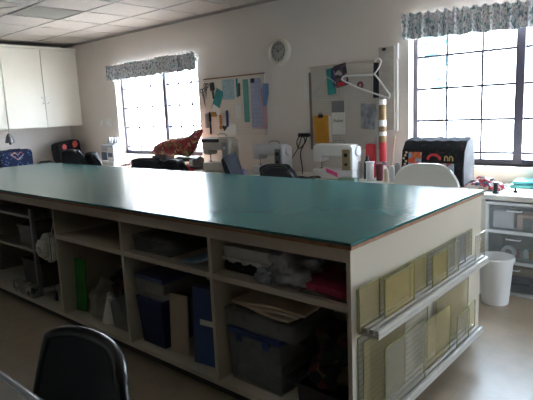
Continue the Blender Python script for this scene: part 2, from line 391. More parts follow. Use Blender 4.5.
item('fabric_roll', 'tan fabric roll lying on navy fabric in the bottom drawer', 'fabric', MB().cyl((-.12, 0, 0), (.12, 0, 0), .035, n=20), mat('tan_fabric', 'b59a78', .9, var=.2), (tx, ty-.06, .16))

# waste bin
t = thing('waste_bin', 'round white plastic waste bin standing on the floor beside the cutting table', 'bin', (-1.155, 3.72, 0))
MB().lathe([(0, 0), (.085, 0), (.09, .006), (.112, .30), (.112, .335), (.106, .335), (.104, .30), (.084, .012), (0, .012)], n=40).build('bucket', m_wplas, t)
MB().lathe([(.112, .31), (.123, .312), (.124, .335), (.118, .343), (.108, .337)], n=40).build('rim', m_wplas, t)
item('caster_wheel', 'small black wheel on the floor under the storage desk at the right edge', 'wheel', MB().lathe([(0, -.02), (.03, -.02), (.035, -.012), (.035, .012), (.03, .02), (0, .02)], mtx=Matrix.Rotation(PI/2, 4, 'Y')), m_black, (-.87, 4.02, .035))

# ------------------------------------------------------------------ cutting table
TX0, TX1, TY0, TY1, TH = -6.18, -1.02, 1.615, 3.035, .92
T = thing('cutting_table', 'huge cutting table with teal mat top and open cubbies below', 'table', ((TX0+TX1)/2, 2.32, 0))
ox, oy = (TX0+TX1)/2, 2.32
class TB(MB):
    def box(s, x0, x1, y0, y1, z0, z1, bev=0, rot=None): return super().box(x0-ox, x1-ox, y0-oy, y1-oy, z0, z1, bev, rot)
TB().box(TX0, TX1, TY0, TY1, .908, .92, .003).build('cutting_mat', m_teal, T)
TB().box(TX0-.003, TX1+.003, TY0-.003, TY1+.003, .893, .908, .002).build('wood_edging', m_wood, T)
TB().box(TX0+.02, TX1-.01, TY0+.01, TY0+.03, .838, .893).build('front_rail', m_panel, T)
TB().box(TX0+.02, TX1-.03, TY1-.03, TY1-.01, .1, .893).build('back_panel', m_panel, T)
TB().box(TX1-.03, TX1-.01, TY0+.03, TY1-.01, .08, .893).box(TX1-.03, TX1-.01, TY0+.01, TY0+.03, .08, .838).build('end_panel', m_panel, T)
TB().box(TX0, TX0+.02, TY0+.01, TY1-.01, .08, .893).build('end_panel', m_panel, T)
TB().box(TX0+.02, TX1-.03, TY0+.01, TY1-.03, .08, .105).build('base_shelf', m_panel, T)
TB().box(TX0+.05, TX1-.06, TY0+.07, TY1-.07, 0, .08).build('toe_kick', mat('dark_toe_kick', '3c362f', .8), T)
DIV = [-5.6, -4.86, -3.36, -2.57, -1.82]
TB().box(TX0+.02, TX1-.03, 2.33, 2.345, .105, .893).build('centre_panel', m_panel, T)
for dx in DIV: TB().box(dx-.01, dx+.01, TY0+.01, 2.33, .105, .838).build('divider', m_panel, T)
ed = [TX0+.02] + DIV + [TX1-.03]
for a, b in zip(ed, ed[1:]):
    if a == -4.86: continue
    TB().box(a+.01 if a in DIV else a, b-.01 if b in DIV else b, TY0+.012, 2.33, .635, .662).build('shelf', m_panel, T)
for z, y1 in ((.54, 2.885), (.15, 2.83)):
    l = TB()
    l.box(TX1-.01, -.935, 1.665, y1, z, z+.014)
    for k in range(4): l.box(-1.028+.0255*k, -1.028+.0255*k+.016, 1.665, y1, z+.014, z+.035, .003)
    l.build('ruler_ledge', mat('ledge_plastic', 'c6c2bb', .3, var=.03), T)
# quilting rulers in the ledges
def rmat(n, base, line, al, pitch=.0254): return gridmat('acrylic_'+n, base, line, pitch, .003, .12, axes=(1, 2), alpha=al, line_alpha=.42, noise_var=.15)
mY = rmat('yellow', 'b8a56c', '8a7d4c', .42); mC = rmat('clear', 'b8b3a4', 'a39878', .22); mO = rmat('pale_yellow', 'b9a97e', '8f8558', .35); mG = rmat('grey', 'a09c9c', '6c6464', .4)
m_edge = mat('acrylic_edge_green', 'b3bd84', .1, var=.05, alpha=.6)
m_wedge = mat('acrylic_edge_clear', 'd6d8d6', .1, var=.05, alpha=.8)
def ruler(y0, y1, h, slot, zb, m, label, shape='rect', edge=None):
    x = -1.028+.0255*slot-.0075 + .0005; r = MB(); w = y1-y0
    if slot == 0: x = -1.0275
    x0 = x+.0012; z0 = zb
    if shape == 'tri': r.prism([(0, 0), (w, 0), (w, h)], 0, .0035, Matrix(((0, 0, 1, 0), (1, 0, 0, 0), (0, 1, 0, 0), (0, 0, 0, 1))))
    else: r.box(0, .0035, 0, w, 0, h, .001)
    o = tag(r.build('quilting_ruler', m, None, False, (x0, y0, z0)), label, 'ruler')
    e = MB(); t_ = .0045
    if shape == 'rect': e.box(-.0008, .0043, -t_/2, 0, 0, h).box(-.0008, .0043, w, w+t_/2, 0, h).box(-.0008, .0043, 0, w, h, h+t_/2)
    else: e.box(-.0008, .0043, w, w+t_/2, 0, h)
    e.build('edge', edge or m_edge, o, False)
U = .555
ruler(1.645, 1.80, .185, 1, U, mO, 'olive yellow acrylic ruler at the near left end of the upper ledge')
ruler(1.80, 2.06, .178, 2, U, mY, 'yellow green acrylic square second from the near end of the upper ledge')
ruler(2.075, 2.25, .178, 1, U, mO, 'pale yellow ruler with dense grid in the middle of the upper ledge')
ruler(2.255, 2.42, .165, 2, U, mY, 'small yellow ruler left of the clear ruler on the upper ledge')
ruler(2.43, 2.57, .172, 2, U, mC, 'clear acrylic ruler right of the yellow rulers on the upper ledge')
ruler(2.585, 2.73, .178, 1, U, mG, 'grey gridded ruler near the far end of the upper ledge')
ruler(2.735, 2.875, .165, 3, U, mC, 'clear gridded ruler at the far end of the upper ledge', edge=m_wedge)
ruler(1.66, 2.26, .168, 0, U, mO, 'long pale yellow ruler behind the near rulers on the upper ledge')
ruler(2.28, 2.87, .168, 0, U, mC, 'long clear ruler behind the far rulers on the upper ledge')
L_ = .165
ruler(1.66, 2.30, .36, 0, L_, mC, 'very large clear ruler at the back of the lower ledge, near end')
ruler(1.67, 2.02, .34, 1, L_, mO, 'large pale yellow square ruler at the near end of the lower ledge')
ruler(1.75, 2.12, .30, 3, L_, mC, 'large clear square ruler with a green edge in front on the lower ledge')
ruler(2.16, 2.47, .255, 2, L_, mO, 'pale yellow square ruler in the middle of the lower ledge')
ruler(2.36, 2.78, .345, 1, L_, mO, 'wide yellow gridded ruler at the back of the lower ledge')
ruler(2.50, 2.66, .18, 3, L_, mC, 'short clear ruler in the front slot of the lower ledge')
ruler(2.69, 2.82, .17, 2, L_, mO, 'small yellow ruler at the far end of the lower ledge')

# ------------------------------------------------------------------ contents of the cubbies
SZ, BZ = .662, .105
def lidbox(name, label, x0, x1, y0, y1, z0, h, body, lid, taper=.02, lidh=.02, cat='container', clips=False):
    cx, cy = (x0+x1)/2, (y0+y1)/2; w, dd = (x1-x0)/2, (y1-y0)/2
    t = thing(name, label, cat, (cx, cy, z0)); b = bmesh.new()
    def ring(z, k): return [b.verts.new((sx*(w-k), sy*(dd-k), z)) for sx, sy in ((-1, -1), (1, -1), (1, 1), (-1, 1))]
    A = ring(0, taper); B = ring(h, .004); Ci = ring(h, .007); Di = ring(.004, taper+.003)
    b.faces.new(A[::-1])
    for P, Q in ((A, B), (B, Ci), (Ci, Di)):
        for i in range(4): b.faces.new((P[i], P[(i+1) % 4], Q[(i+1) % 4], Q[i]))
    b.faces.new(Di); mb = MB(); mb._add(b); mb.build('tub', body, t)
    mb = MB().box(-w, w, -dd, dd, h, h+lidh, .006)
    if lid: mb.box(-w+.03, w-.03, -dd+.03, dd-.03, h+lidh, h+lidh+.006, .003); mb.build('lid', lid, t)
    else:
        mb = MB()
        for s in (-1, 1): mb.box(-w-.006, w+.006, s*dd-.006, s*dd+.006, h-.015, h, .003); mb.box(s*w-.006, s*w+.006, -dd, dd, h-.015, h, .003)
        mb.build('rim', body, t)
    if clips:
        for s in (-1, 1): MB().box(s*w*.5-.02, s*w*.5+.02, -dd-.008, -dd, h-.03, h+.012, .003).build('clip', lid or body, t)
    return t
def crumple(name, label, cat, c, r, sc, m, amp=.35, fr=5, seed=1, rot=None, sub=4):
    """a soft heap whose base is flattened onto z=c[2]"""
    mb = MB().ball((0, 0, 0), r, sc, sub, amp, fr, seed, rot)
    zs = [v.co.z for v in mb.bm.verts]; lo = min(zs)*.6
    for v in mb.bm.verts: v.co.z = max(v.co.z, lo)-lo
    return tag(mb.build(name, m, None, 80, c), label, cat)
# right cubby (4), upper shelf
item('black_cloth', 'black folded cloth under the long white box, right cubby shelf', 'cloth', MB().box(-.17, .17, -.14, .14, 0, .055, .02, rot=None), mat('black_cloth', '121214', .9, bump=.4), (-1.63, 1.83, SZ))
item('lace_trim', 'white lace trim bunched between the black cloth and long white box', 'lace', MB().grid(60, 4, lambda u, v: (-.15+.30*u, -.004*math.sin(u*60)-.01*v, .024*v+.006*math.sin(u*23)*(1-v)), .003), m_paper, (-1.645, 1.69, SZ+.055))
item('long_white_box', 'long white box on black cloth in the right cubby', 'box', MB().box(-.16, .16, 0, .2, 0, .07, .003).box(-.162, .162, -.002, .202, .045, .072, .002), m_paper, (-1.64, 1.70, SZ+.056))
crumple('plastic_bag', 'crumpled clear plastic bag beside the white box, right cubby shelf', 'bag', (-1.41, 1.76, SZ), .14, (1.05, .7, .68), mat('crumpled_bag', 'd3d6de', .25, var=.35, scale=14, alpha=.55, bump=1), .5, 5, 4)
crumple('bag_flap', 'loose end of a clear plastic bag hanging over the shelf edge', 'bag', (-1.50, 1.66, SZ), .05, (1, .5, .8), mat('crumpled_bag'), .5, 6, 9)
item('flat_tray', 'thin white tray under the folded rose cloth', 'tray', MB().box(-.13, .13, -.13, .13, 0, .012, .004), m_frost, (-1.175, 1.78, SZ))
item('rose_cloth', 'folded rose pink cloth on the right cubby shelf', 'cloth', MB().grid(20, 14, lambda u, v: (-.115+.23*u, -.11+.2*v+.02*u, .022+.03*v+.02*math.sin(u*5+v*3)*v+.006*noise.noise(Vector((u*9, v*9, 0)))), .03), m_pinkc, (-1.18, 1.76, SZ+.02), (0, 0, -.2))
# right cubby, lower
lidbox('drawer_box', 'clear plastic bin full of cloth, lowest of the stack in the right cubby', -1.79, -1.45, 1.68, 2.02, BZ, .25, m_frost, m_blue, .012, .03, 'container', True)
item('bin_cloth', 'grey and blue cloth folded inside the lowest clear bin', 'cloth', MB().box(-.15, .15, -.13, .13, 0, .07, .02).box(-.14, .14, -.12, .12, .07, .14, .02), mat('grey_blue_cloth', '70767f', .9, var=.4, scale=12), (-1.61, 1.83, BZ+.006))
lidbox('latch_case', 'translucent case stacked on the blue lidded bin in the right cubby', -1.80, -1.36, 1.68, 2.0, BZ+.287, .07, m_frost, m_frost, .006, .02, 'container', True)
pp = BZ+.287+.097
for k in range(3):
    item('folded_pattern', 'folded beige sewing pattern sheets on the translucent case', 'paper', MB().grid(18, 6, lambda u, v, k=k: (-.2+.4*u, -.1+.2*v, .01+.006*math.sin(u*7+k*2)), .01), m_beigep, (-1.58+.02*k, 1.8, pp+.017*k), (0, 0, .1*k-.1), 'pattern sheets on the case')
crumple('dark_fabric_heap', 'dark mixed fabric heap at the right end of the right cubby', 'fabric', (-1.215, 1.87, BZ+.09), .2, (.7, .8, .75), m_darkmix, .4, 5, 2)
lidbox('fabric_crate', 'low dark crate holding fabric on the right cubby floor', -1.38, -1.06, 1.70, 2.06, BZ, .10, mat('dark_crate', '3c3437', .5), None, .01)
# cubby 3 upper
lidbox('craft_box', 'clear craft box on the shelf of the cubby left of centre', -2.54, -2.20, 1.68, 1.98, SZ, .075, m_frost, m_clear, .01)
crumple('craft_scraps', 'grey and brown scraps inside the clear craft box', 'fabric', (-2.37, 1.82, SZ+.006), .1, (1.1, 1, .45), mat('scraps', '7d756c', .9, var=.6, scale=30), .3, 6, 3)
crumple('fabric_bundle', 'dark fabric bundle between craft box and pale blue bag', 'fabric', (-2.07, 1.98, SZ), .11, (1, .9, .7), m_darkmix, .3, 5, 8)
item('pale_blue_bag', 'pale blue flat bag sagging on the shelf beside the divider', 'bag', MB().grid(18, 14, lambda u, v: (-.12+.24*u, -.11+.26*v, .012+.06*u*u+.02*math.sin(v*5)*u), .012), mat('pale_blue_bag', '8ea3b4', .5, var=.15), (-1.96, 1.77, SZ+.005))
# cubby 3 lower
lidbox('storage_tub', 'dark blue plastic tub on the cubby floor left of the white board', -2.54, -2.30, 1.67, 2.1, BZ, .27, m_dblue, m_dblue, .02, .02, 'container')
lidbox('sewing_box', 'clear box with blue lid stacked on the dark blue tub', -2.53, -2.26, 1.66, 2.0, BZ+.297, .105, m_frost, m_blue, .01, .025)
item('scrap_bundle', 'tan scraps seen inside the clear box with blue lid', 'fabric', MB().box(-.09, .09, -.12, .12, 0, .07, .02), m_beigep, (-2.4, 1.82, BZ+.302))
def board(name, label, x, y0, w, h, th, m, yaw, lean, cat='board', z=BZ):
    return item(name, label, cat, MB().box(-w/2, w/2, 0, th, 0, h, .003), m, (x, y0, z), (lean, 0, yaw))
board('cutting_board', 'beige board standing upright beside the dark blue tub', -2.205, 1.70, .13, .34, .012, m_beigep, .15, -.06)
board('clear_ruler_mat', 'clear grey mat leaning between beige board and blue binder', -2.09, 1.735, .12, .36, .008, m_frost, -1.0, 0)
bo = board('blue_binder', 'tall dark blue binder with white label leaning in a cubby', -1.955, 1.70, .22, .42, .05, m_blue, .12, -.05, 'binder')
MB().box(-.06, .03, -.002, -.0003, .22, .25).build('label_sticker', m_paper, bo, False)
# cubby 2
board('green_board', 'bright green board standing at the left of a cubby', -3.285, 1.72, .1, .37, .012, m_green, .2, -.05)
crumple('white_cloth_bag', 'white cloth bag with dark base slumped beside the green board', 'bag', (-3.10, 1.80, BZ), .13, (.65, .8, 1.0), mat('off_white_cloth', 'a9a69c', .9, var=.25, bump=.6), .35, 4, 5)
crumple('brown_fabric_heap', 'brown and black fabric heap on top of the cloth bag', 'fabric', (-2.96, 2.0, BZ), .22, (.9, .8, .95), m_darkmix, .35, 5, 6)
item('white_triangle_scrap', 'white cone shaped cloth scrap hanging down beside the clear tub', 'cloth', MB().lathe([(0, .2), (.02, .19), (.05, .08), (.07, .01), (.0, .0)], n=14), m_paper, (-2.93, 1.74, BZ))
lidbox('clear_tub', 'clear tub with white lid on the floor of the second cubby', -2.86, -2.60, 1.68, 1.95, BZ, .17, m_frost, m_clear, .015)
crumple('shelf_fabric', 'dark fabric lying at the back of the empty looking shelf', 'fabric', (-2.95, 2.1, SZ), .12, (1.5, .8, .4), m_darkmix, .3, 5, 11)
# cubby 1: rack, flower, patterned boxes
t = thing('storage_rack', 'grey rack with two shelves standing inside the leftmost visible cubby', 'rack', (-4.25, 1.96, BZ))
for sx in (-.4, .4):
    for sy in (-.26, .3): MB().box(sx-.015, sx+.015, sy-.015, sy+.015, 0, .68, .003).build('post', mat('rack_grey', '77797c', .5, var=.1), t)
for z in (.02, .34, .60): MB().box(-.41, .41, -.27, .31, z, z+.02, .003).build('shelf', mat('rack_shelf', 'a5a49c', .5, var=.1), t)
lidbox('rack_bin', 'pale bin on the upper shelf of the grey rack', -4.22, -3.9, 1.74, 2.2, BZ+.361, .15, m_frost, None, .01)
lidbox('rack_bin', 'dark bin on the lower shelf of the grey rack', -4.22, -3.88, 1.74, 2.2, BZ+.041, .2, mat('dark_bin', '2d2b2e', .6), None, .01)
item('floral_box', 'box with floral print on the cubby floor at the left edge', 'box', MB().box(-.17, .17, -.03, .03, 0, .085, .003), patterned('floral_box_print', [(0, '8f8c80'), (.5, '7f8378'), (.7, '3f4a40'), (.85, 'b9b4a4')], 30, .8, 'voronoi', bump=0), (-4.0, 1.66, BZ))
t = thing('ribbon_flower', 'white ruffled ribbon flower hanging at the cubby opening', 'flower', (-3.62, 1.70, .52))
f = MB()
for k in range(9):
    a = 2*PI*k/9; f.ball((.07*math.cos(a), 0, .07*math.sin(a)), .042, (1, 1, 1), 2, .3, 4, k)
for k in range(6):
    a = 2*PI*k/6+.3; f.ball((.04*math.cos(a), -.045, .04*math.sin(a)), .036, (1, 1, 1), 2, .3, 4, k).ball((.04*math.cos(a), .045, .04*math.sin(a)), .036, (1, 1, 1), 2, .3, 4, k+9)
f.build('ruffles', m_paper, t); MB().ball((0, -.08, 0), .02).build('centre', m_wplas, t)
MB().tube([(0, 0, .0), (.1, .0, .2), (.2, .0, .32)], .0025).build('cord', m_paper, t)
t = thing('hanging_tag', 'small black clip hanging by a cord beside the white ribbon flower', 'clip', (-3.41, 1.605, .19))
MB().box(-.022, .022, -.008, .008, 0, .07, .005).build('clip_body', m_black, t)
MB().tube([(0, 0, .07), (-.005, .004, .3), (0, .006, .65)], .002).build('cord', m_black, t)

# ------------------------------------------------------------------ chairs
def office_chair(label, loc, rz, m=m_navy, group=None, wid=.43, zb=.60, zt=.99):
    t = thing('office_chair', label, 'chair', loc, rz, group)
    def seatf(u, v):
        X = (u-.5)*.47; Y = (v-.5)*.46; e = max(abs(u-.5), abs(v-.5))*2
        return (X*(1-.06*(2*abs(v-.5))**4), Y*(1-.06*(2*abs(u-.5))**4), .475-.03*e**4+.01*math.cos(Y*9))
    MB().grid(14, 14, seatf, .06).build('seat', m, t)
    def backf(u, v):
        a = (u-.5)*2; w = wid*(1.0-.10*v)*(1-.22*max(0, (v-.72)/.28)**2.2)
        z = zb+(zt-zb)*v-.035*max(0, v-.5)*2*a**4
        return (a*w/2, -.235+.055*a*a*-.9+.05-.05*v*1.6+.02*math.sin(v*3), z)
    MB().grid(18, 14, backf, .045).build('backrest', m, t)
    def rim():
        P = []
        for i in range(19): P.append(backf(i/18, 1))
        for i in range(13, -1, -1): P.append(backf(1, i/14))
        for i in range(17, -1, -1): P.append(backf(i/18, 0))
        for i in range(1, 14): P.append(backf(0, i/14))
        return [(p[0], p[1]+.0, p[2]) for p in P]
    MB().tube(rim(), .013, 8, True).build('back_rim', m_black, t)
    MB().tube([(0, -.1, .41), (0, -.26, .42), (0, -.29, .55), (0, -.26, .72)], .018).build('back_bracket', m_black, t)
    MB().cyl((0, 0, .08), (0, 0, .26), .03).cyl((0, 0, .26), (0, 0, .42), .018).box(-.09, .09, -.1, .1, .40, .425, .01).build('gas_lift', m_black, t)
    for k in range(5):
        a = 2*PI*k/5+.3; ca, sa = math.cos(a), math.sin(a)
        MB().tube([(0, 0, .10), (.15*ca, .15*sa, .095), (.24*ca, .24*sa, .075)], [.028, .022, .016]).build('base_arm', m_black, t)
        MB().cyl((.24*ca-.02*sa, .24*sa+.02*ca, .028), (.24*ca+.02*sa, .24*sa-.02*ca, .028), .028).cyl((.24*ca, .24*sa, .028), (.24*ca, .24*sa, .075), .008).build('caster', m_black, t)
    return t
m_slate = mat('slate_upholstery', '31353f', .8, var=.15, scale=90, bump=.2)
office_chair('slate grey office chair back in front of the red flowered bag, left of two', (-6.12, 3.55, 0), .1, m_slate, zt=1.045)
office_chair('black office chair back near the far left corner, right of two', (-5.66, 3.60, 0), -.25, zt=1.01)
ch = office_chair('dark office chair before the left window, left of the pair, red cloth behind', (-4.73, 3.60, 0), .35, zt=.965)
office_chair('slate office chair back in front of the red patchwork quilt', (-4.18, 3.63, 0), -.1, m_slate, zt=.965)
office_chair('dark office chair in front of the left pegboard, turned sideways', (-3.26, 3.60, 0), -1.0, zt=1.03)
office_chair('low dark chair back in front of the sewing machine between the pegboards', (-3.06, 3.80, 0), .25, zt=.93, wid=.34)
# white plastic chair
t = thing('plastic_chair', 'white plastic chair with rounded back before the black quilted bag', 'chair', (-1.52, 3.62, 0), .03)
def wb_(u, v):
    a = (u-.5)*2; w = .47*(1-.04*v)*(1-.24*max(0, (v-.75)/.25)**2.5)
    return (a*w/2, -.2-.05*v-.05*a*a, .44+(1.02-.44)*v-.05*max(0, v-.5)*2*a**4)
MB().grid(22, 16, wb_, .014).build('backrest', m_wplas, t)
MB().grid(12, 12, lambda u, v: ((u-.5)*.46, (v-.5)*.42, .44+.01*math.cos((u-.5)*6)), .016).build('seat', m_wplas, t)
for sx in (-1, 1):
    for sy in (-1, 1): MB().cyl((sx*.19, sy*.18, .43), (sx*.22, sy*.22, 0), .022, .018).build('leg', m_wplas, t)
# foreground chair, pushed to the work table the photographer stands beside
m_mesh = gridmat('black_mesh', '1c1d20', '0c0c0e', .006, .002, .7, axes=(0, 2), noise_var=.3)
t = thing('office_chair', 'black office chair with glossy rim in the foreground, bottom left', 'chair', (-1.16, .385, 0), PI-.04)
R_ = 10*PI/180
def fb(u, v):
    a = (u-.5)*2; w = .52*(1-.28*v)
    z = .50+(.872-.50)*v; zz = z-.022*a**4*v
    k = 1-.05*max(0, (v-.8)/.2)**2*abs(a)
    return (a*w/2*k, -.19-math.tan(R_)*(z-.5)+.05*a*a, zz)
MB().grid(20, 16, fb, .012).build('backrest', m_mesh, t)
P = [fb(i/20, 1) for i in range(21)]+[fb(1, i/16) for i in range(15, -1, -1)]+[fb(i/20, 0) for i in range(19, -1, -1)]+[fb(0, i/16) for i in range(1, 16)]
MB().tube(P, .016, 10, True).build('back_rim', mat('glossy_black_rim', '0c0d12', .3, var=.05), t)
MB().box(-.24, .24, -.2, .24, .42, .48, .03).build('seat', m_navy, t)
MB().tube([(0, -.1, .42), (0, -.22, .43), (0, -.24, .52), (0, -.25, .62)], .02).build('back_bracket', m_black, t)
MB().cyl((0, 0, .08), (0, 0, .42), .028).build('gas_lift', m_black, t)
for k in range(5):
    a = 2*PI*k/5+.3; ca, sa = math.cos(a), math.sin(a)
    MB().tube([(0, 0, .10), (.15*ca, .15*sa, .095), (.24*ca, .24*sa, .075)], [.028, .022, .016]).build('base_arm', m_black, t)
    MB().cyl((.24*ca-.02*sa, .24*sa+.02*ca, .028), (.24*ca+.02*sa, .24*sa-.02*ca, .028), .028).cyl((.24*ca, .24*sa, .028), (.24*ca, .24*sa, .075), .008).build('caster', m_black, t)
# work table with clear box at the bottom left
desk('work_table', 'work table below the clear box in the bottom left corner', -2.0, -.82, -.45, .38, .74)
lidbox('clear_box', 'clear plastic box cut off by the bottom left corner of the photo', -1.40, -.925, .05, .385, .74, .165, m_clear, None, .03)
MB().tube([(-.2315, -.1615, .165), (.2315, -.1615, .165), (.2315, .1615, .165), (-.2315, .1615, .165)], .006, 8, True).build('rolled_rim', mat('milky_plastic', 'aab0b0', .2, var=.03, alpha=.8), [o for o in C.objects if o.name.startswith('clear_box')][0])
item('pink_notion', 'pinkish bundle inside the clear box at the bottom left corner', 'bundle', MB().ball((0, 0, .05), .05, (1.6, 1.2, 1), 3, .3, 4, 5), mat('dusty_pink', '8a6468', .9, var=.2), (-1.07, .25, .745))

# ------------------------------------------------------------------ sewing machines
def sewing_machine(label, loc, rz, body=m_wplas, panel=None, w=.44, h=.32, name='sewing_machine'):
    t = thing(name, label, 'sewing machine', loc, rz); k = w/.44; q = h/.32
    MB().box(-.22*k, .22*k, -.09, .09, 0, .085*q, .012).build('base', body, t)
    MB().box(.10*k, .22*k, -.085, .085, .08*q, .30*q, .02).build('pillar', body, t)
    MB().box(-.215*k, .2*k, -.07, .07, .20*q, .32*q, .025).build('arm', body, t)
    MB().box(-.22*k, -.12*k, -.075, .075, .155*q, .31*q, .02).build('head', body, t)
    MB().cyl((-.17*k, 0, .085*q), (-.17*k, 0, .16*q), .006).box(-.18*k, -.16*k, -.012, .012, .0855*q, .095*q).build('presser_foot', m_chrome, t)
    MB().lathe([(0, 0), (.04, 0), (.045, .006), (.045, .018), (.035, .026), (0, .026)], (.22*k-.004, 0, .25*q), mtx=Matrix.Rotation(PI/2, 4, 'Y')).build('handwheel', body, t)
    MB().tube([(-.03, 0, .315*q), (-.03, 0, .34*q), (.0, 0, .352*q), (.08, 0, .352*q), (.11, 0, .34*q), (.11, 0, .315*q)], .006).build('carry_handle', m_gplas, t)
    p = MB().box(.112*k, .195*k, -.0895, -.084, .09*q, .275*q, .002).build('control_panel', panel or m_gplas, t)
    for dz_, dr_ in ((.225, .02), (.14, .014)): MB().cyl((.153*k, -.0885, dz_*q), (.153*k, -.098, dz_*q), dr_).build('dial', m_black if panel else m_wplas, p)
    return t
DZ = .741
sewing_machine('white sewing machine with tan control panel below the orange notebook', (-2.85, 4.28, DZ), 0, m_wplas, mat('tan_panel', '9c8a64', .5, var=.15), .47, .335)
sewing_machine('white and grey sewing machine between the two pegboards', (-3.70, 4.30, DZ), 0, mat('pale_grey_machine', 'c6c7cb', .35, var=.03), mat('grey_panel', '6b6d72', .5), .44, .325)
t = sewing_machine('beige sewing machine with black top strip under the left pegboard', (-4.50, 4.30, DZ), 0, mat('beige_machine', 'c4bdb2', .4, var=.05), None, .46, .40)
MB().box(-.235, .06, -.095, -.074, .345, .385, .006).build('top_strip', m_black, t)
# overlock machine under the left window
t = thing('overlock_machine', 'white overlock machine in front of the left jamb of the left window', 'sewing machine', (-6.80, 4.30, DZ))
MB().box(-.17, .17, -.1, .1, 0, .06, .01).box(.0, .17, -.09, .09, .05, .27, .02).build('body', m_wplas, t)
MB().box(-.17, .15, -.085, .085, .20, .30, .02).build('arm', mat('pale_grey_machine'), t)
MB().box(-.16, -.02, -.088, -.08, .07, .19, .003).box(.02, .14, -.095, -.088, .12, .18, .003).build('face_plate', mat('blue_grey_plate', '5a6a86', .4), t)
MB().box(-.15, .15, -.05, .08, .30, .315, .003).build('thread_tray', m_gplas, t)
for k in range(4): MB().lathe([(0, .315), (.03, .315), (.012, .40), (0, .40)], (-.1+.07*k, .03, 0), 12).build('thread_cone', [m_gplas, m_wplas, m_gplas, m_wplas][k], t)
# red patchwork quilt over a dark machine
sewing_machine('dark sewing machine half hidden below the red patchwork quilt', (-5.13, 4.34, DZ), 0, mat('dark_machine', '46403f', .5), None, .40, .15)
sh = [(0, .915, .955), (.1, .90, 1.04), (.25, .90, 1.10), (.45, .905, 1.13), (.6, .91, 1.135), (.75, .90, 1.15), (.88, .97, 1.20), (.96, 1.10, 1.235), (1, 1.20, 1.24)]
def qz(u, k):
    for a, b in zip(sh, sh[1:]):
        if u <= b[0]: f_ = (u-a[0])/(b[0]-a[0]); return a[k]+(b[k]-a[k])*f_
    return sh[-1][k]
q = MB(); rings = []
for i in range(33):
    u = i/32; lo, hi = qz(u, 1), qz(u, 2); c = (lo+hi)/2; r = (hi-lo)/2; ring = []
    for j in range(20):
        a = 2*PI*j/20; wob = 1+.10*noise.noise(Vector((u*6, math.cos(a)*1.5, math.sin(a)*1.5)))
        ring.append(q.bm.verts.new((-.46+.93*u, .13*math.cos(a)*(.45+.55*math.sin(PI*min(1, u*1.1+.08)))*wob, c-.9+r*math.sin(a)*wob)))
    rings.append(ring)
for A, B in zip(rings, rings[1:]):
    for j in range(20): q.bm.faces.new((A[j], A[(j+1) % 20], B[(j+1) % 20], B[j]))
q.bm.faces.new(rings[0]); q.bm.faces.new(rings[-1])
item('patchwork_quilt', 'red patchwork quilt bundle with pointed end on the table before left window', 'quilt', q, m_quilt, (-5.32, 4.30, .9), smooth=70)
item('quilt_stand', 'dark box holding up the left part of the red quilt', 'box', MB().box(-.14, .14, -.08, .08, 0, .165, .01), mat('dark_stand', '4a3a38', .8, var=.3), (-5.60, 4.30, DZ))
item('red_floral_cloth', 'white and red floral cloth lying on the table before the left window', 'cloth', MB().grid(24, 10, lambda u, v: (-.22+.44*u, -.09+.18*v, .02+.07*math.sin(PI*u)*(.5+.5*v)+.01*noise.noise(Vector((u*12, v*8, 0)))), .018), patterned('red_floral', [(0, 'd8d2cc'), (.35, 'c22c3a'), (.6, 'e6e0da'), (.8, 'a8202e')], 40, .9, 'voronoi'), (-6.13, 4.2, DZ))
item('red_tray', 'small red tray of notions to the right of the patchwork quilt', 'tray', MB().box(-.12, .12, -.05, .05, 0, .03, .006).box(-.08, -.02, -.03, .03, .03, .11, .01).ball((.05, 0, .05), .035, (1, 1, 1), 2, .3, 4, 2), m_red, (-4.97, 4.12, DZ))
item('purple_spool', 'white and purple ribbon spool lying beside the beige sewing machine', 'spool', MB().cyl((-.05, 0, .03), (.05, 0, .03), .03, n=18).cyl((-.055, 0, .03), (-.05, 0, .03), .036).cyl((.05, 0, .03), (.055, 0, .03), .036), mat('lilac_ribbon', '8f86c9', .6, var=.5, scale=30), (-4.02, 4.12, DZ))
item('red_pincushion', 'dark red pincushion between the white grey machine and black cables', 'pincushion', MB().ball((0, 0, .04), .05, (1, 1, .8), 3, .15, 3, 3), mat('dark_red_cloth', '7c2430', .9, var=.2), (-3.37, 4.2, DZ))
item('pink_cloth', 'bright pink scrap of cloth hanging on the front of the white machine', 'cloth', MB().grid(12, 8, lambda u, v: (-.065+.13*u, -.004*math.sin(u*9)-.01*v, .04-.045*u+.04*v), .004), m_pink, (-2.83, 4.165, DZ+.03))
item('red_pouch', 'red and black pouch standing right of the tan panelled machine', 'pouch', MB().box(-.05, .05, -.03, .03, .0, .33, .02), m_red, (-2.55, 4.42, DZ))
item('black_bottle', 'black bottle standing in front of the red pouch', 'bottle', MB().lathe([(0, 0), (.03, 0), (.032, .01), (.032, .16), (.015, .19), (.015, .22), (0, .22)], n=18), m_black, (-2.545, 4.34, DZ))
item('white_spool', 'large white thread spool standing right of the tan panelled machine', 'spool', MB().lathe([(0, 0), (.045, 0), (.045, .008), (.036, .014), (.036, .16), (.045, .166), (.045, .174), (0, .174)], n=24), m_wplas, (-2.47, 4.26, DZ))
item('bobbin_box', 'small grey green bobbin box before the white machine', 'box', MB().box(-.09, .09, -.04, .04, 0, .035, .005).box(-.085, .085, -.035, .035, .035, .04), mat('grey_green_plastic', '77857c', .4, var=.2), (-2.6, 4.09, DZ))
item('dark_scraps', 'dark scraps of fabric on the table left of the white machine', 'fabric', MB().grid(24, 10, lambda u, v: (-.3+.6*u, -.06+.12*v, .018+.018*math.sin(u*8)*math.sin(v*3)+.01*noise.noise(Vector((u*9, v*9, 0)))), .014), m_darkmix, (-3.25, 4.09, DZ))
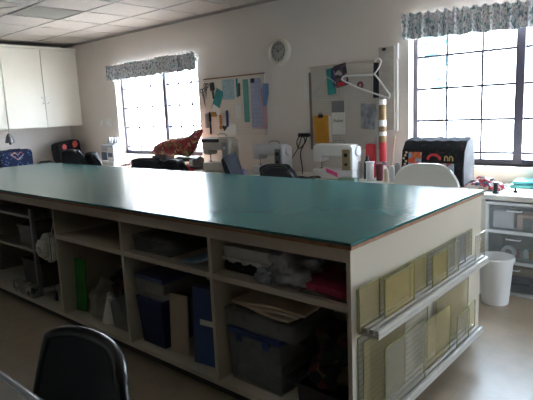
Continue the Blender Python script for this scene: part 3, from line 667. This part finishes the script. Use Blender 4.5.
item('thread_cup', 'maroon cup next to the tall striped fabric roll', 'cup', MB().lathe([(0, 0), (.03, 0), (.036, .15), (.033, .15), (.028, .006), (0, .006)], n=20), mat('maroon', '6d2630', .5), (-2.38, 4.28, DZ))
for k, (xx, mm, nm) in enumerate(((-2.30, 'm_beigep', 'tan'), (-2.24, 'm_wplas', 'white'), (-2.185, 'm_gplas', 'grey'))):
    item('notion_jar', nm + ' small jar in the row left of the black quilted bag', 'jar', MB().lathe([(0, 0), (.024, 0), (.024, .09+.03*k), (.018, .1+.03*k), (.018, .115+.03*k), (0, .115+.03*k)], n=16), globals()[mm], (xx, 4.25, DZ))
# cords
pts = [(-3.37, 4.40, .745), (-3.42, 4.47, .80), (-3.50, 4.55, .95), (-3.45, 4.57, 1.08), (-3.50, 4.575, 1.14), (-3.56, 4.57, 1.08), (-3.53, 4.56, 1.0), (-3.46, 4.57, 1.05), (-3.42, 4.58, 1.13), (-3.36, 4.585, 1.15)]
def smoothpts(p, n=6):
    out = []; P_ = [Vector(x) for x in p]
    for i in range(len(P_)-1):
        a, b, c, d_ = P_[max(i-1, 0)], P_[i], P_[i+1], P_[min(i+2, len(P_)-1)]
        for k in range(n):
            t_ = k/n; out.append(.5*((2*b)+(c-a)*t_+(2*a-5*b+4*c-d_)*t_*t_+(3*b-a-3*c+d_)*t_**3))
    out.append(P_[-1]); return out
c = thing('power_cables', 'black power cables looped up the wall left of the orange notebook', 'cable', (0, 0, 0)); c.location = (-3.46, 4.58, DZ)
off = Vector((-3.46, 4.58, DZ))
MB().tube([p-off for p in smoothpts(pts)], .006).build('cable', m_black, c)
MB().tube([p-off for p in smoothpts([(-3.60, 4.4, .745), (-3.62, 4.50, .85), (-3.55, 4.57, 1.0), (-3.50, 4.58, 1.12), (-3.42, 4.585, 1.155)])], .005).build('cable', m_black, c)
MB().box(-3.46+3.46-.07, .07, -.03, .012, 1.125-DZ, 1.165-DZ, .005).build('plug', m_black, c)
item('outlet_cover', 'white socket cover on the wall behind the black cables', 'socket', MB().box(-.045, .045, -.004, .002, -.06, .06, .002).box(-.02, .02, -.0065, -.004, .01, .04, .001).box(-.02, .02, -.0065, -.004, -.04, -.01, .001), m_wplas, (-3.46, 4.598, 1.14))
t = thing('wall_switch', 'white wall switch plate left of the left window', 'switch', (-7.30, 4.6, 1.36))
MB().box(-.065, .065, -.008, 0, -.06, .06, .003).build('plate', m_wplas, t); MB().box(-.012, .012, -.02, -.008, -.02, .02, .003).build('toggle', m_wplas, t)
item('wall_hook', 'small white hook on the wall beside the switch plate', 'hook', MB().tube([(0, 0, .03), (0, -.03, .0), (0, -.04, -.02), (0, -.015, -.03)], .008).box(-.02, .02, -.004, .0, -.0, .05, .002), m_wplas, (-7.48, 4.598, 1.34))

# ------------------------------------------------------------------ bags and fabric near the right window
t = thing('quilted_bag', 'black quilted machine bag with bright appliques on table, right window', 'bag', (-1.84, 4.32, DZ), .03)
def prof(h, y0): return
bg = MB()
def body(u, v):                                     # front slopes back, rounded top, flat back
    p = [(-.14, 0), (-.15, .15), (-.13, .29), (-.07, .37), (.03, .395), (.09, .37), (.11, .2), (.11, 0)]
    s = v*(len(p)-1); i = min(int(s), len(p)-2); f_ = s-i
    y = p[i][0]+(p[i+1][0]-p[i][0])*f_; z = p[i][1]+(p[i+1][1]-p[i][1])*f_
    return (-.265+.53*u, y, z-.004*math.cos(u*30))
bg.grid(30, 28, body, .012); bg.build('shell', m_bfloral, t)
for sx in (-1, 1):
    e = MB().prism([(-.14, 0), (-.15, .15), (-.13, .29), (-.07, .365), (.03, .385), (.09, .36), (.11, .2), (.11, 0)], -.006, .006, Matrix.Translation((sx*.262, 0, 0)) @ Matrix(((0, 0, 1, 0), (1, 0, 0, 0), (0, 1, 0, 0), (0, 0, 0, 1))))
    e.build('side_gusset', mat('grey_gusset', '5d5e62', .9, var=.15) if sx > 0 else m_bfloral, t)
pm = [patterned('applique_orange', [(0, 'c9784a'), (.3, '8fa3c0'), (.6, 'd0552e'), (.8, 'c9bda8')], 30, .9, 'voronoi', bump=.1), patterned('applique_grey', [(0, '9aa2b4'), (.4, 'c2b49c'), (.6, 'b0543c'), (.8, '7a86a4')], 26, .9, 'voronoi', bump=.1)]
def patch(x0, x1, z0, z1, m, lean):
    b = MB().box(-(x1-x0)/2, (x1-x0)/2, -.004, .002, -(z1-z0)/2, (z1-z0)/2, .001)
    yy = -.15 if z1 < .2 else -.143
    return b.build('applique_patch', m, t, False, ((x0+x1)/2, yy-.001, (z0+z1)/2), (lean, 0, 0))
patch(-.205, -.09, .17, .28, pm[0], -.12); patch(.02, .19, .075, .19, pm[1], .06)
a_ = MB()
for k in range(9):
    an = PI*k/8; a_.ball((.02+.05*math.cos(an), -.150, .225+.035*math.sin(an)), .012, (1, .4, 1), 2)
a_.build('applique_arch', m_red, t)
a_ = MB()
for k in range(2):
    a_.tube([(.11+.04*k, -.150, .21), (.113+.04*k, -.150, .245), (.125+.04*k, -.150, .25), (.137+.04*k, -.150, .235), (.137+.04*k, -.150, .21)], .005)
a_.build('applique_letters', mat('gold_thread', 'b59a5a', .6), t)
a_ = MB()
for k in range(8): a_.ball((-.235+.012*math.sin(k*2.1), -.152+.006*(k > 5), .10+.025*k), .011, (1, .5, 1), 2)
a_.build('applique_dots', m_beigep, t)
item('fabric_pile', 'loose pile of red and grey fabric scraps right of the quilted bag', 'fabric', MB().grid(34, 22, lambda u, v: (-.14+.28*u, -.12+.24*v, max(.004, .09*math.sin(PI*u)**.7*math.sin(PI*v)**.7*(1-.5*u)+.03*noise.noise(Vector((u*7, v*7, 2)))+.01)), .008), m_multi, (-1.40, 4.2, .744))
item('blue_fabric_stack', 'folded aqua fabric on the desk under the right window', 'fabric', MB().box(-.18, .18, -.1, .1, 0, .03, .012).box(-.16, .17, -.09, .1, .03, .055, .012), mat('aqua_fabric', '5fb0b4', .9, var=.15), (-1.08, 4.40, .741), (0, 0, .12))
item('denim_fabric', 'blue denim fabric folded on the desk at the right edge', 'fabric', MB().box(-.14, .14, -.1, .1, 0, .09, .02), mat('denim', '47628f', .9, var=.2), (-.86, 4.14, .741), (0, 0, -.1))
t = thing('black_spool', 'tall black thread spool standing on the front of the right desk', 'spool', (-1.26, 4.0, .741))
MB().lathe([(0, 0), (.023, 0), (.023, .01), (.016, .014), (.016, .07), (.023, .074), (.023, .084), (0, .084)], n=18).build('thread', m_black, t)
item('black_pawn', 'small black knob lying on the desk right of the tall black spool', 'knob', MB().lathe([(0, 0), (.018, 0), (.012, .012), (.006, .02), (.009, .03), (0, .036)], n=16), m_black, (-1.15, 4.1, .741))

# left corner bags
t = thing('embroidered_bag', 'navy blue embroidered bag on the table at the far left edge', 'bag', (-8.16, 3.46, DZ))
b_ = MB().box(-.11, .11, -.26, .25, 0, .27, .06); b_.build('body', patterned('navy_stars', [(0, '1c2746'), (.8, '202c50'), (.92, '6b7ea8')], 70, .9, 'voronoi', bump=.1), t)
MB().tube([(.112, -.10, .2), (.114, -.04, .23), (.114, .0, .19), (.114, .05, .235), (.114, .09, .2), (.114, .0, .12), (.114, -.1, .2)], .010).build('applique', patterned('applique_mix', [(0, 'c96a6a'), (.4, 'cdb07c'), (.7, '8a9ac0')], 60, .9, 'voronoi', bump=0), t)
MB().tube([(0, -.1, .265), (.02, -.08, .275), (.02, .08, .275), (0, .1, .265)], .009).build('handle', m_black, t)
t = thing('floral_bag', 'black bag with two large red flowers, tilted in the far corner', 'bag', (-8.14, 4.30, DZ), .25)
MB().box(-.10, .10, -.24, .24, .03, .34, .05, rot=(.10, 0, 0)).box(-.09, .09, -.2, .2, 0, .1, .02).build('body', m_bfloral, t)
for (yy, zz, r) in ((-.13, .25, .05), (.09, .285, .06)):
    fl = MB()
    for k in range(6): fl.ball((.10, yy+r*.5*math.cos(k*PI/3), zz+r*.5*math.sin(k*PI/3)), r*.5, (.3, 1, 1), 2)
    fl.build('red_flower', mat('coral_red', 'c9544f', .8, var=.15), t)
crumple('dark_cloth', 'dark cloth lying on the corner table between the two bags', 'cloth', (-8.1, 3.90, DZ), .1, (1, 1.2, .35), mat('dark_cloth', '25262e', .9), .3, 4, 3)

# ------------------------------------------------------------------ clock
t = thing('wall_clock', 'round white wall clock between the two windows', 'clock', (-3.775, 4.6, 2.06))
RC = Matrix.Rotation(PI/2, 4, 'X')
MB().lathe([(.0, 0), (.15, 0), (.155, .01), (.145, .035), (.115, .05), (.108, .047), (.106, .03), (0, .03)], n=48, mtx=RC).build('case', mat('clock_case', 'c9c0b2', .35, var=.02), t)
MB().lathe([(0, .0302), (.105, .0302), (.105, .032), (0, .032)], n=48, mtx=RC).build('dial', mat('clock_dial', 'bdbab6', .6, var=.03), t)
nm = MB()
for h_ in range(1, 13):
    a = PI/2-h_*PI/6; nm.text(str(h_), .042, Matrix.Translation((.083*math.cos(a), -.0335, .083*math.sin(a))) @ RX)
nm.build('numerals', m_black, t, False)
hn = MB()
for a, l, w in ((math.radians(130), .045, .006), (math.radians(25), .065, .004)):
    hn.tube([(0, -.036, 0), (l*math.cos(a), -.036, l*math.sin(a))], w/2)
hn.cyl((0, -.031, 0), (0, -.040, 0), .007); hn.build('hands', m_black, t)

# ------------------------------------------------------------------ left pegboard
m_peg = gridmat('pegboard_cream', 'e6ddd2', '9a9084', .0254, .004, .6, axes=(0, 2), dots=True, noise_var=.03)
m_peg2 = gridmat('pegboard_grey', 'cdc6bd', '6a645a', .0254, .0045, .6, axes=(0, 2), dots=True, noise_var=.03)
YW = 4.599
t = thing('pegboard', 'cream pegboard with wooden top strip beside the left window', 'pegboard', (-4.52, YW, 1.15))
MB().box(-.5, .5, -.012, 0, 0, .69).build('board', m_peg, t)
MB().box(-.51, .51, -.022, 0, .69, .705).build('top_strip', m_wood, t)
FB = YW-.013
def hang(name, label, cat, x, z, mb, m, roty=0, dy=0, group=None, hook=True):
    """something flat hung on a board: x,z is its top middle"""
    o = mb.build(name, m, None, None, (x, FB-dy, z), (0, roty, 0)); tag(o, label, cat, group)
    if hook: MB().cyl((0, dy+.001, -.008), (0, -.012, -.008), .004, n=8).build('hook', m_chrome, o)
    return o
def sheet(w, h, th=.004): return MB().box(-w/2, w/2, -th, 0, -h, 0, .001)
def scissors(l=.2):
    m = MB(); 
    for s in (-1, 1):
        m.prism([(s*.004, -l*.4), (s*.014, -l*.42), (-s*.002, -l), (-s*.004, -l)], 0, .003, Matrix.Translation((0, -.002 if s > 0 else -.006, 0)) @ RX)
        m.tube([(s*.022+.018*math.cos(2*PI*i/14), -.006, -.028+.026*math.sin(2*PI*i/14)) for i in range(14)], .005, 6, True)
        m.tube([(s*.018, -.006, -.05), (s*.008, -.006, -l*.42)], .006)
    return m
hang('scissors', 'black handled scissors at the top left of the left pegboard', 'scissors', -4.985, 1.80, scissors(.2), m_black, .1)
hang('scissors', 'black and white scissors hanging beside the left window edge', 'scissors', -5.06, 1.74, scissors(.24), m_black, -.15, group=None)
hang('hair_brush', 'dark flat brush near the top left of the left pegboard', 'brush', -4.88, 1.80, MB().box(-.035, .035, -.02, 0, -.1, 0, .008).box(-.012, .012, -.016, -.003, -.2, -.1, .004), m_black, -.1)
hang('teal_booklet', 'teal booklet hanging tilted on the left pegboard', 'booklet', -4.74, 1.70, sheet(.13, .27, .006), m_teal2, .45)
hang('white_card', 'white card under the tilted teal booklet on the left pegboard', 'card', -4.80, 1.50, sheet(.16, .09), m_paper, .5, .008, hook=False)
hang('pale_blue_paper', 'pale blue printed paper at the top middle of the left pegboard', 'paper', -4.60, 1.82, sheet(.2, .24), patterned('blue_print', [(.4, 'a9c3cc'), (.5, '7ba3b4'), (.6, 'c9d6d9')], 60, .8, bump=0), 0)
hang('teal_ruler', 'short dark teal strip beside the pale blue paper', 'ruler', -4.45, 1.82, sheet(.03, .22), m_teal2, 0)
hang('hand_tool', 'small grey hand tool in the upper middle of the left pegboard', 'tool', -4.41, 1.76, MB().box(-.015, .015, -.014, 0, -.15, 0, .005).ball((0, -.012, -.02), .022, (1, .5, 1)), mat('dark_grey', '4a4c50', .5), .05)
hang('green_ruler', 'long green teal ruler hanging left of the lilac rulers', 'ruler', -4.31, 1.80, sheet(.085, .50), mat('seafoam_acrylic', '5fa39a', .3, var=.06), 0)
hang('lilac_ruler', 'long pale lilac sheet on the right half of the left pegboard', 'ruler', -4.15, 1.80, sheet(.16, .56), gridmat('lilac_acrylic', 'a9acc9', '9094b8', .05, .004, .3, axes=(0, 2)), 0, .004)
hang('pink_sheet', 'pink translucent sheet behind the lilac sheet', 'sheet', -4.11, 1.68, sheet(.24, .46, .003), mat('pale_pink_acrylic', 'd6b3bf', .3, var=.05), 0, hook=False)
hang('blue_ruler', 'short blue curved ruler at the right edge of the left pegboard', 'ruler', -3.99, 1.73, MB().prism([(-.04, 0), (.04, 0), (.045, -.1), (.015, -.25), (-.03, -.25), (-.04, -.1)], 0, .005, RX), mat('blue_acrylic', '6d8fc6', .3, var=.06), .05, .006)
hang('dark_clip', 'small dark clip at the top of the lilac sheet', 'clip', -4.18, 1.80, MB().box(-.025, .025, -.02, -.002, -.05, 0, .006), m_black, 0, .009, hook=False)
hang('white_note', 'small white note in the middle of the left pegboard', 'note', -4.44, 1.52, sheet(.09, .17), m_paper, 0)
hang('black_seam_ripper', 'long thin black tool at the left of the left pegboard', 'tool', -4.95, 1.44, MB().box(-.01, .01, -.016, 0, -.28, 0, .004).box(-.02, .02, -.016, 0, -.12, -.02, .006), m_black, 0)
hang('tape_measure', 'grey cased tool left of the orange handled cutters', 'tool', -5.01, 1.42, MB().box(-.025, .025, -.02, 0, -.18, 0, .006), m_gplas, 0)
def cutter(): return MB().box(-.014, .014, -.018, 0, -.13, 0, .006).cyl((0, -.004, -.155), (0, -.014, -.155), .026, n=20)
hang('rotary_cutter', 'orange rotary cutter hanging low on the left pegboard', 'cutter', -4.76, 1.40, cutter(), mat('orange_plastic', 'd68a3a', .5), 0)
hang('rotary_cutter', 'tan rotary cutter hanging left of the orange one', 'cutter', -4.86, 1.44, MB().box(-.055, .035, -.018, 0, -.06, 0, .006), mat('tan_plastic', 'b98d52', .5), 0)
hang('rotary_cutter', 'dark blue rotary cutter hanging right of the orange one', 'cutter', -4.64, 1.45, MB().box(-.016, .016, -.018, 0, -.2, 0, .008), m_blue, 0)
hang('heart_bag', 'white paper bag with black heart at the foot of the left pegboard', 'bag', -4.63, 1.29, MB().box(-.18, .14, -.01, 0, -.13, 0, .004), m_paper, .05, -.0025)
hb = [o for o in C.objects if o.name.startswith('heart_bag')][0]
MB().prism([(0, -.095), (.04, -.05), (.035, -.03), (.02, -.025), (0, -.04), (-.02, -.025), (-.035, -.03), (-.04, -.05)], 0, .003, Matrix.Translation((-.06, -.0101, 0)) @ RX).build('heart_mark', m_black, hb, False)

# ------------------------------------------------------------------ right pegboard
t = thing('pegboard', 'grey framed pegboard holding the hanger between clock and right window', 'pegboard', (-2.93, YW, 1.0))
MB().box(-.43, .44, -.012, 0, 0, .845).build('board', m_peg2, t)
MB().box(-.45, -.425, -.02, 0, -.01, .80).build('side_strip', mat('taupe_wood', '8b7c70', .6, var=.15), t); MB().box(-.45, .44, -.018, 0, .845, .858).build('top_strip', mat('pale_batten', 'c2b5a8', .6), t)
MB().box(-.07, -.055, -.018, -.012, .05, .84).build('centre_batten', mat('pale_batten', 'b3a294', .6), t)
hang('white_side_card', 'narrow pale card on the wall left of the grey pegboard', 'card', -3.43, 1.76, sheet(.07, .26), m_paper, 0, -.0168, hook=False)
# hangers
def hanger(label, x, z, y, m, w=.34, r=.0065, rot=0):
    t = thing('clothes_hanger', label, 'hanger', (x, y, z), 0); t.rotation_euler = (0, rot, 0)
    P = [(-w/2, 0, 0), (-w/2+.015, 0, -.012), (w/2, 0, -.0), (w/2, 0, 0)]
    MB().tube(smoothpts([(0, 0, .09), (-w*.25, 0, .05), (-w/2+.01, 0, .008), (-w/2, 0, -.008), (-w/2+.02, 0, -.016), (0, 0, -.016), (w/2-.02, 0, -.016), (w/2, 0, -.008), (w/2-.01, 0, .008), (w*.25, 0, .05)], 5), r, 8).build('frame', m, t)
    MB().tube(smoothpts([(w*.25, 0, .05), (0, 0, .09), (-w*.1, 0, .078)], 4), r).tube(smoothpts([(0, 0, .085), (.0, 0, .12), (.03, 0, .14), (.03, 0, .175), (0, 0, .19), (-.028, 0, .175)], 5), r*.8).build('hook', m, t)
    return t
# white hanger: shoulders point left, drawn as the photo shows it: apex near top right
t = thing('clothes_hanger', 'white plastic clothes hanger hooked at an angle on the grey pegboard', 'hanger', (-2.545, 4.56, 1.82))
V = [(-.055, 1.72), (-.10, 1.72), (-.36, 1.73), (-.40, 1.715), (-.395, 1.69), (-.2, 1.60), (.08, 1.50), (.115, 1.50), (.12, 1.525), (.09, 1.56), (.0, 1.68), (-.04, 1.725)]
MB().tube(smoothpts([(x, .0, z-1.82) for x, z in V], 5), .0085).build('frame', m_wplas, t)
MB().tube(smoothpts([(-.04, 0, -.095), (-.005, 0, -.06), (.03, 0, -.0), (.028, 0, .03), (-.005, 0, .045), (-.035, 0, .02)], 6), .007).build('hook', m_wplas, t)
MB().cyl((-.0, .028, .035), (-.0, -.012, .035), .005).build('peg', m_chrome, t)
t = thing('clothes_hanger', 'thin dim wire hanger on the upper left of the grey pegboard', 'hanger', (-3.14, 4.575, 1.74))
MB().tube(smoothpts([(0, 0, 0), (-.10, 0, -.09), (-.2, 0, -.18), (-.185, 0, -.195), (0, 0, -.2), (.19, 0, -.2), (.2, 0, -.18), (.1, 0, -.07), (0, 0, 0)], 4), .004).build('frame', mat('pale_wire', 'c2bcb6', .4), t)
MB().tube(smoothpts([(0, 0, 0), (0, 0, .03), (.02, 0, .045), (.01, 0, .06), (-.012, 0, .05)], 4), .003).build('hook', m_chrome, t)
MB().cyl((0, .012, .05), (0, -.01, .05), .004).build('peg', m_chrome, t)
hang('teal_packet', 'teal and purple packet at the top of the grey pegboard', 'packet', -3.11, 1.82, sheet(.1, .26, .008), patterned('teal_purple', [(0, '2a8c8a'), (.45, '3b3f72'), (.7, '2c9a90')], 12, .5, 'voronoi', bump=0, stretch=(1, 1, .6)), -.08)
hang('notion_packet', 'dark packet with red corner tilted beside the teal packet', 'packet', -2.99, 1.85, sheet(.15, .22, .008), patterned('dark_print', [(0, '2d2a34'), (.5, '6b4a55'), (.7, '3a3a46'), (.9, 'b3a5a0')], 30, .5, 'voronoi', bump=0), -.18, .01)
nb = [o for o in C.objects if o.name.startswith('notion_packet')][0]
MB().box(-.07, .03, -.0015, 0, -.21, -.175).build('red_corner', m_red, nb, False, (0.01, -.0085, 0))
hp = hang('flower_packet', 'white packet with a dark red flower behind the white hanger', 'packet', -2.755, 1.72, sheet(.17, .19, .004), mat('cream_packet', 'c9c0ba', .6), 0, .0)
f = MB()
for k in range(8): f.ball((.025*math.cos(k*PI/4), -.0055, -.09+.025*math.sin(k*PI/4)), .016, (1, .15, 1), 2)
f.build('flower_print', mat('dark_red_print', '8a4a4c', .7), hp)
t = hang('orange_notebook', 'orange notebook held by a black clip on the grey pegboard', 'notebook', -3.235, 1.35, sheet(.185, .29, .012), m_orange, -.02)
MB().box(.09, .125, -.006, 0, -.28, -.01, .001).build('white_pages', m_paper, t)
MB().box(-.03, .03, -.018, -.011, -.025, .01, .004).tube([(-.015, -.016, .008), (-.01, -.02, .03), (.01, -.02, .03), (.015, -.016, .008)], .003).build('binder_clip', m_black, t)
tl = MB()
for k in range(9): tl.box(-.06, .05, -.0128, -.012, -.07-.022*k-.004, -.07-.022*k)
tl.build('cover_lines', mat('orange_print', 'b47c20', .7), t, False)
t = hang('white_card_pack', 'white card with grey header hanging right of the orange notebook', 'card', -3.02, 1.49, sheet(.155, .34, .006), m_paper, 0)
MB().box(-.0776, .0776, -.008, -.006, -.115, 0).build('header', mat('grey_header', '7b7b7c', .6), t, False)
MB().text('Aulon', .05, Matrix.Translation((0, -.0068, -.20)) @ RX).build('print', m_black, t, False)
hang('plastic_packet', 'grey clear plastic packet with blue contents on the grey pegboard', 'packet', -2.655, 1.45, MB().grid(10, 12, lambda u, v: (-.085+.17*u, -.012-.006*math.sin(u*6+v*5), -.25*v), .008), mat('grey_packet', '9b9ca4', .3, var=.35, scale=20), .04)
hang('dark_pouch', 'dark narrow pouch hanging behind the white hanger hook', 'pouch', -2.555, 1.83, sheet(.085, .33, .012), mat('charcoal_cloth', '33333c', .9, var=.2), .03, .004)
# tall marbled board beside the pegboard
t = thing('marbled_board', 'tall grey marbled board hung on the wall right of the grey pegboard', 'board', (-2.47, YW, 1.19))
MB().box(-.07+.0, .09, -.036, -.0225, 0, .775, .002).box(-.02, .04, -.0225, 0, .70, .74).build('panel', mat('marbled_grey', 'b9b3ab', .6, var=.12, scale=18), t)
MB().box(-.03, .01, -.045, -.036, .74, .765, .004).build('clip', m_black, t)
item('white_batten', 'long thin white strip upright at the right side of the marbled board', 'strip', MB().box(-.012, .012, -.012, .012, 0, .66, .002), m_wplas, (-2.365, 4.589, 1.18))
item('white_bracket', 'short white bracket at the top right of the marbled board', 'bracket', MB().box(-.016, .016, -.014, .014, 0, .14, .002), m_wplas, (-2.362, 4.585, 1.845))
# tall striped roll leaning on the wall
t = thing('fabric_roll', 'tall striped roll of cork, white and red standing under the hanger', 'roll', (-2.44, 4.45, DZ))
segs = [(0, .16, m_multi), (.16, .34, m_red), (.34, .40, mat('cork', '8f7350', .8, var=.3, scale=40)), (.40, .44, m_paper), (.44, .49, mat('cork')), (.49, .55, m_paper), (.55, .69, mat('cork')), (.69, .74, m_paper)]
for a, b, m in segs: MB().cyl((0, 0, a), (0, 0, b), .034, n=24).build('band', m, t)
item('yardstick', 'thin grey metal yardstick leaning left of the tall striped roll', 'ruler', MB().box(-.012, .012, -.002, .002, 0, .66), m_gplas, (-2.53, 4.45, DZ), (-.15, 0, .2))
item('wood_yardstick', 'pale wooden yardstick leaning right of the tall striped roll', 'ruler', MB().box(-.013, .013, -.002, .002, 0, .40), m_beigep, (-2.37, 4.46, DZ), (-.13, .03, -.2))

# ------------------------------------------------------------------ camera and light
cam = bpy.data.cameras.new('camera'); co = bpy.data.objects.new('camera', cam); C.objects.link(co); S.camera = co
pi_, ro, ya = .168639, .0450832, -.724807
fw = Vector((math.sin(ya)*math.cos(pi_), math.cos(ya)*math.cos(pi_), -math.sin(pi_))); rt = Vector((math.cos(ya), -math.sin(ya), 0)); dn = fw.cross(rt)
r = math.cos(ro)*rt+math.sin(ro)*dn; dd = -math.sin(ro)*rt+math.cos(ro)*dn
co.matrix_world = Matrix(((r.x, -dd.x, -fw.x, 0), (r.y, -dd.y, -fw.y, 0), (r.z, -dd.z, -fw.z, 1.42), (0, 0, 0, 1)))
cam.sensor_width = 36; cam.lens = 521.6/533*36; cam.clip_start = .02; cam.clip_end = 200
w = bpy.data.worlds.new('sky'); S.world = w; w.use_nodes = True; nt = w.node_tree
bg = nt.nodes['Background']; bg.inputs[1].default_value = 9.0
tc = nt.nodes.new('ShaderNodeTexCoord'); sx = nt.nodes.new('ShaderNodeSeparateXYZ'); rp = nt.nodes.new('ShaderNodeValToRGB')
nt.links.new(tc.outputs['Generated'], sx.inputs[0]); nt.links.new(sx.outputs['Z'], rp.inputs['Fac']); nt.links.new(rp.outputs['Color'], bg.inputs[0])
rp.color_ramp.elements[0].position = 0; rp.color_ramp.elements[0].color = (.78, .90, 1, 1)
rp.color_ramp.elements[1].position = .6; rp.color_ramp.elements[1].color = (.6, .78, 1, 1)
sun = bpy.data.lights.new('sun', 'SUN'); sun.energy = 20; sun.angle = .01; sun.color = (1, .96, .9)
so = bpy.data.objects.new('sun', sun); C.objects.link(so)
so.rotation_euler = Vector((.25, -.42, -1.0)).to_track_quat('-Z', 'Y').to_euler()
def portal(x0, x1, z0, z1, y):
    l = bpy.data.lights.new('window_portal', 'AREA'); l.shape = 'RECTANGLE'; l.size = x1-x0; l.size_y = z1-z0; l.cycles.is_portal = True
    o = bpy.data.objects.new('window_portal', l); C.objects.link(o); o.location = ((x0+x1)/2, y, (z0+z1)/2); o.rotation_euler = (-PI/2, 0, 0)
for (a, b, z0, z1) in OPN: portal(a, b, z0, z1, WY1+.19)
l = bpy.data.lights.new('door_portal', 'AREA'); l.shape = 'RECTANGLE'; l.size = 2.1; l.size_y = .95; l.cycles.is_portal = True
o = bpy.data.objects.new('door_portal', l); C.objects.link(o); o.location = (WX1+.19, 3.925, 1.05); o.rotation_euler = (0, PI/2, 0)
vs = S.view_settings; vs.view_transform = 'Standard'; vs.look = 'None'; vs.gamma = 1; vs.use_curve_mapping = False; vs.exposure = 1.5
